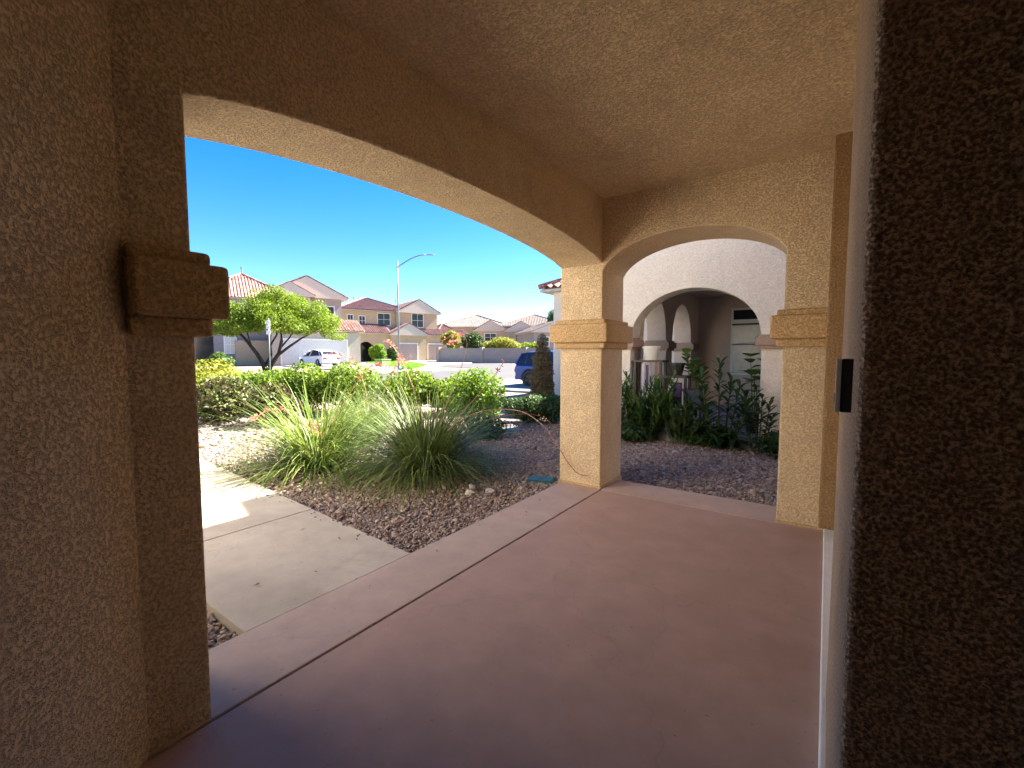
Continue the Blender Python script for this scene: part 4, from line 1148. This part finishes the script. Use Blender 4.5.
# ------------------------------------------------------------------ CARS (length along local x, rear at -x, nose at +x)
def car(name, label, loc, rot, prof, belt, roofp, w, paintm, wheels, wr, rim, clad):
    t = empty(name, (0, 0, 0), label, 'car')
    # body shell: side profile swept across the width with rounded shoulders
    ys = [(-w/2+.0, .93), (-w/2+.05, 1.0), (-w/2+.16, 1.0), (0, 1.0), (w/2-.16, 1.0), (w/2-.05, 1.0), (w/2, .93)]
    lo, hi = prof            # lower, upper outlines (x,z)
    n = len(hi); mb = MB(); V = []
    L2 = [(-.02, 1, .06), (.0, .0, 0)]
    secs = []
    for j, yy in enumerate((-w/2, -w/2+.06, -w/2+.22, 0, w/2-.22, w/2-.06, w/2)):
        k = (.10, .03, 0, 0, 0, .03, .10)[j]
        bow = .07*(abs(yy)/(w/2))**3
        row = []
        for (x, z) in hi:
            xx = x-math.copysign(bow, x) if abs(x) > 1.5 else x
            row.append((xx, yy, z-k))
        for (x, z) in reversed(lo):
            xx = x-math.copysign(bow, x) if abs(x) > 1.5 else x
            row.append((xx, yy, z))
        secs.append(row)
    m_ = len(secs[0])
    for s_ in secs: V += s_
    F = [(a*m_+i, a*m_+(i+1) % m_, (a+1)*m_+(i+1) % m_, (a+1)*m_+i) for a in range(len(secs)-1) for i in range(m_)]
    F += [tuple(range(m_)), tuple((len(secs)-1)*m_+i for i in range(m_))[::-1]]
    body = mb.add(V, F).build('body', paintm, t)
    # greenhouse: belt outline (x,z) at full width, roof outline inset
    g = MB(); iw = w/2-.06; tw = w/2-.24
    nb_ = len(belt)
    V = [(x, -iw, z) for x, z in belt]+[(x, -tw, z) for x, z in roofp]+[(x, tw, z) for x, z in roofp]+[(x, iw, z) for x, z in belt]
    F = []
    for a in range(3):
        for i in range(nb_-1): F.append((a*nb_+i, a*nb_+i+1, (a+1)*nb_+i+1, (a+1)*nb_+i))
    F += [(0, nb_, 2*nb_, 3*nb_), (nb_-1, 2*nb_-1, 3*nb_-1, 4*nb_-1)]
    g.add(V, F).build('glasshouse', M['glass'], t)
    # roof skin and pillars in paint
    rx0, rx1 = roofp[0][0], roofp[-1][0]
    rf = MB(); N = len(roofp)
    V = []
    for yy, dz in ((-tw-.03, -.02), (-tw*.6, .03), (0, .045), (tw*.6, .03), (tw+.03, -.02)):
        V += [(x, yy, z+dz) for x, z in roofp]
    F = [(a*N+i, a*N+i+1, (a+1)*N+i+1, (a+1)*N+i) for a in range(4) for i in range(N-1)]
    rf.add(V, F).build('roof_panel', paintm, t, smooth=True)
    for sgn in (-1, 1):
        for i in range(nb_):
            if i in (0, nb_-1) or i in (1, nb_//2):
                a_ = Vector((belt[i][0], sgn*(iw+.008), belt[i][1])); b_ = Vector((roofp[i][0], sgn*(tw+.012), roofp[i][1]))
                MB().tube([a_, b_], .055 if i in (0, nb_-1) else .03, 6).build('pillar', paintm, t)
    # cladding around arches, sills, bumpers
    cl = MB()
    for wx in wheels:
        for sgn in (-1, 1):
            pts = [(wx+math.cos(a_)*(wr+.075), sgn*(w/2+.004), wr+math.sin(a_)*(wr+.075)) for a_ in [R(x) for x in range(-10, 191, 12)]]
            cl.tube(pts, .05, 6)
    cl.build('wheel_arch', clad, t)
    # dark wheel wells
    for wx in wheels:
        for sgn in (-1, 1):
            wc = (wx, sgn*(w/2-.10), wr)
            MB().lathe((wx, sgn*(w/2-.015), wr), [(.01, -.02), (wr+.06, -.02), (wr+.06, .018), (.01, .02)], 28, 'y').build('wheel_well', M['dark'], t)
            wh = MB().lathe(wc, [(wr*.6, -.11), (wr*.93, -.11), (wr, -.08), (wr, .08), (wr*.93, .125), (wr*.62, .125)], 32, 'y').build('wheel', M['tyre'], t)
            sp = MB()
            for k in range(5):
                a_ = k*2*math.pi/5+.3
                sp.tube([(wx, sgn*(w/2+.02), wr), (wx+math.cos(a_)*wr*.6, sgn*(w/2+.028), wr+math.sin(a_)*wr*.6)], [.05, .03], 6)
            sp.lathe((wx, sgn*(w/2-.0), wr), [(wr*.55, -.02), (wr*.64, .0), (wr*.64, .025), (wr*.57, .025)], 28, 'y')
            sp.lathe((wx, sgn*(w/2+.01), wr), [(.01, -.02), (.06, -.02), (.06, .03), (.01, .03)], 12, 'y')
            sp.build('rim', rim, wh)
    x0 = min(x for x, z in hi); x1 = max(x for x, z in hi)
    for sgn in (-1, 1):
        MB().box(x0-.015, x0+.14, sgn*(w/2-.22)-.16, sgn*(w/2-.22)+.16, hi[0][1]-.30, hi[0][1]-.14).build('tail_light', M['lamp_red'], t, bevel=.02)
        MB().box(x1-.22, x1-.04, sgn*(w/2-.25)-.17, sgn*(w/2-.25)+.17, .62, .76).build('headlight', M['silver'], t, bevel=.02)
        MB().box(.55, .72, sgn*(w/2+.06)-.07, sgn*(w/2+.06)+.07, belt[0][1]+.0, belt[0][1]+.14).build('mirror', paintm, t, bevel=.03)
    for sgn in (-1, 1):
        MB().box(wheels[0]+wr+.1, wheels[1]-wr-.1, sgn*(w/2-.01)-.025, sgn*(w/2-.01)+.025, .26, .46).build('sill', clad, t, bevel=.02)
    MB().box(x0-.03, x0+.15, -w/2+.12, w/2-.12, .30, .50).build('bumper', clad, t, bevel=.03)
    MB().box(x0-.035, x0-.0, -.26, .26, .62, .76).build('licence_plate', M['white'], t)
    t.location = loc; t.rotation_euler = (0, 0, rot)
    return t
suv_lo = [(-2.18, .35), (-1.75, .28), (1.8, .26), (2.15, .34)]
suv_hi = [(-2.22, .98), (-2.16, 1.08), (-1.2, 1.06), (.75, 1.0), (1.15, .98), (1.95, .86), (2.2, .72)]
suv_belt = [(-2.12, 1.05), (-1.6, 1.05), (-.9, 1.04), (.1, 1.01), (.75, .99), (1.2, .97)]
suv_roof = [(-1.86, 1.58), (-1.5, 1.63), (-.9, 1.66), (-.2, 1.66), (.2, 1.62), (.45, 1.55)]
car('suv', 'blue sport utility car parked on the neighbour driveway, partly behind the conifer', (-10.15, 18.5, .0), 0, (suv_lo, suv_hi), suv_belt, suv_roof, 1.84, M['blue_paint'], (-1.32, 1.38), .36, M['rim_dark'], M['dark'])
hb_lo = [(-2.05, .30), (-1.7, .22), (1.7, .22), (2.1, .28)]
hb_hi = [(-2.12, .92), (-2.02, 1.0), (-1.2, .97), (.8, .90), (1.1, .88), (1.85, .72), (2.12, .55)]
hb_belt = [(-1.98, .98), (-1.5, .96), (-.8, .94), (.1, .92), (.8, .90), (1.35, .84)]
hb_roof = [(-1.45, 1.30), (-1.1, 1.40), (-.6, 1.45), (-.1, 1.46), (.15, 1.43), (.35, 1.36)]
car('hatchback', 'white hatchback parked before the white garage across the street', (-38.2, 23.1, gz(-38.2, 23.1)+.05), R(180), (hb_lo, hb_hi), hb_belt, hb_roof, 1.76, M['white_paint'], (-1.28, 1.3), .31, M['rim'], M['white_paint'])

# ------------------------------------------------------------------ LIGHT, SKY, CAMERA
SUN = Vector((.41, 1.0, 1.0)).normalized()
elev = math.asin(SUN.z); azim = math.atan2(SUN.x, SUN.y)      # from +Y towards +X
ld = bpy.data.lights.new('sun', 'SUN'); ld.energy = 5.0; ld.angle = R(.53); ld.color = (1, .92, .80)
lo_ = bpy.data.objects.new('sun', ld); col.objects.link(lo_)
lo_.rotation_euler = (-SUN).to_track_quat('-Z', 'Y').to_euler()
lo_.location = (0, 0, 20)
w = bpy.data.worlds.new('World'); sc.world = w; w.use_nodes = True
nt = w.node_tree; bg = nt.nodes['Background']
sky = nt.nodes.new('ShaderNodeTexSky'); sky.sky_type = 'NISHITA'; sky.sun_disc = False
sky.sun_elevation = elev; sky.sun_rotation = azim
sky.altitude = 600; sky.air_density = 1.0; sky.dust_density = .3; sky.ozone_density = 2.2
hs = nt.nodes.new('ShaderNodeHueSaturation'); hs.inputs['Saturation'].default_value = 1.46; hs.inputs['Hue'].default_value = .509
nt.links.new(sky.outputs[0], hs.inputs['Color']); nt.links.new(hs.outputs[0], bg.inputs['Color'])
bg.inputs['Strength'].default_value = .04

cd = bpy.data.cameras.new('camera'); cam = bpy.data.objects.new('camera', cd); col.objects.link(cam)
cd.sensor_width = 36; cd.lens = 444/1024*36; cd.clip_end = 3000; cd.clip_start = .02
pitch = R(3.74); yaw = math.atan2(315, 444)
cam.location = (0, 0, 1.5); cam.rotation_euler = (R(90)-pitch, 0, yaw)
sc.camera = cam
sc.view_settings.view_transform = 'Standard'; sc.view_settings.look = 'None'; sc.view_settings.gamma = 1
sc.view_settings.use_curve_mapping = False
sc.view_settings.exposure = 3.1
sc.cycles.max_bounces = 12; sc.cycles.diffuse_bounces = 8; sc.cycles.sample_clamp_indirect = 6
sc.cycles.use_denoising = True
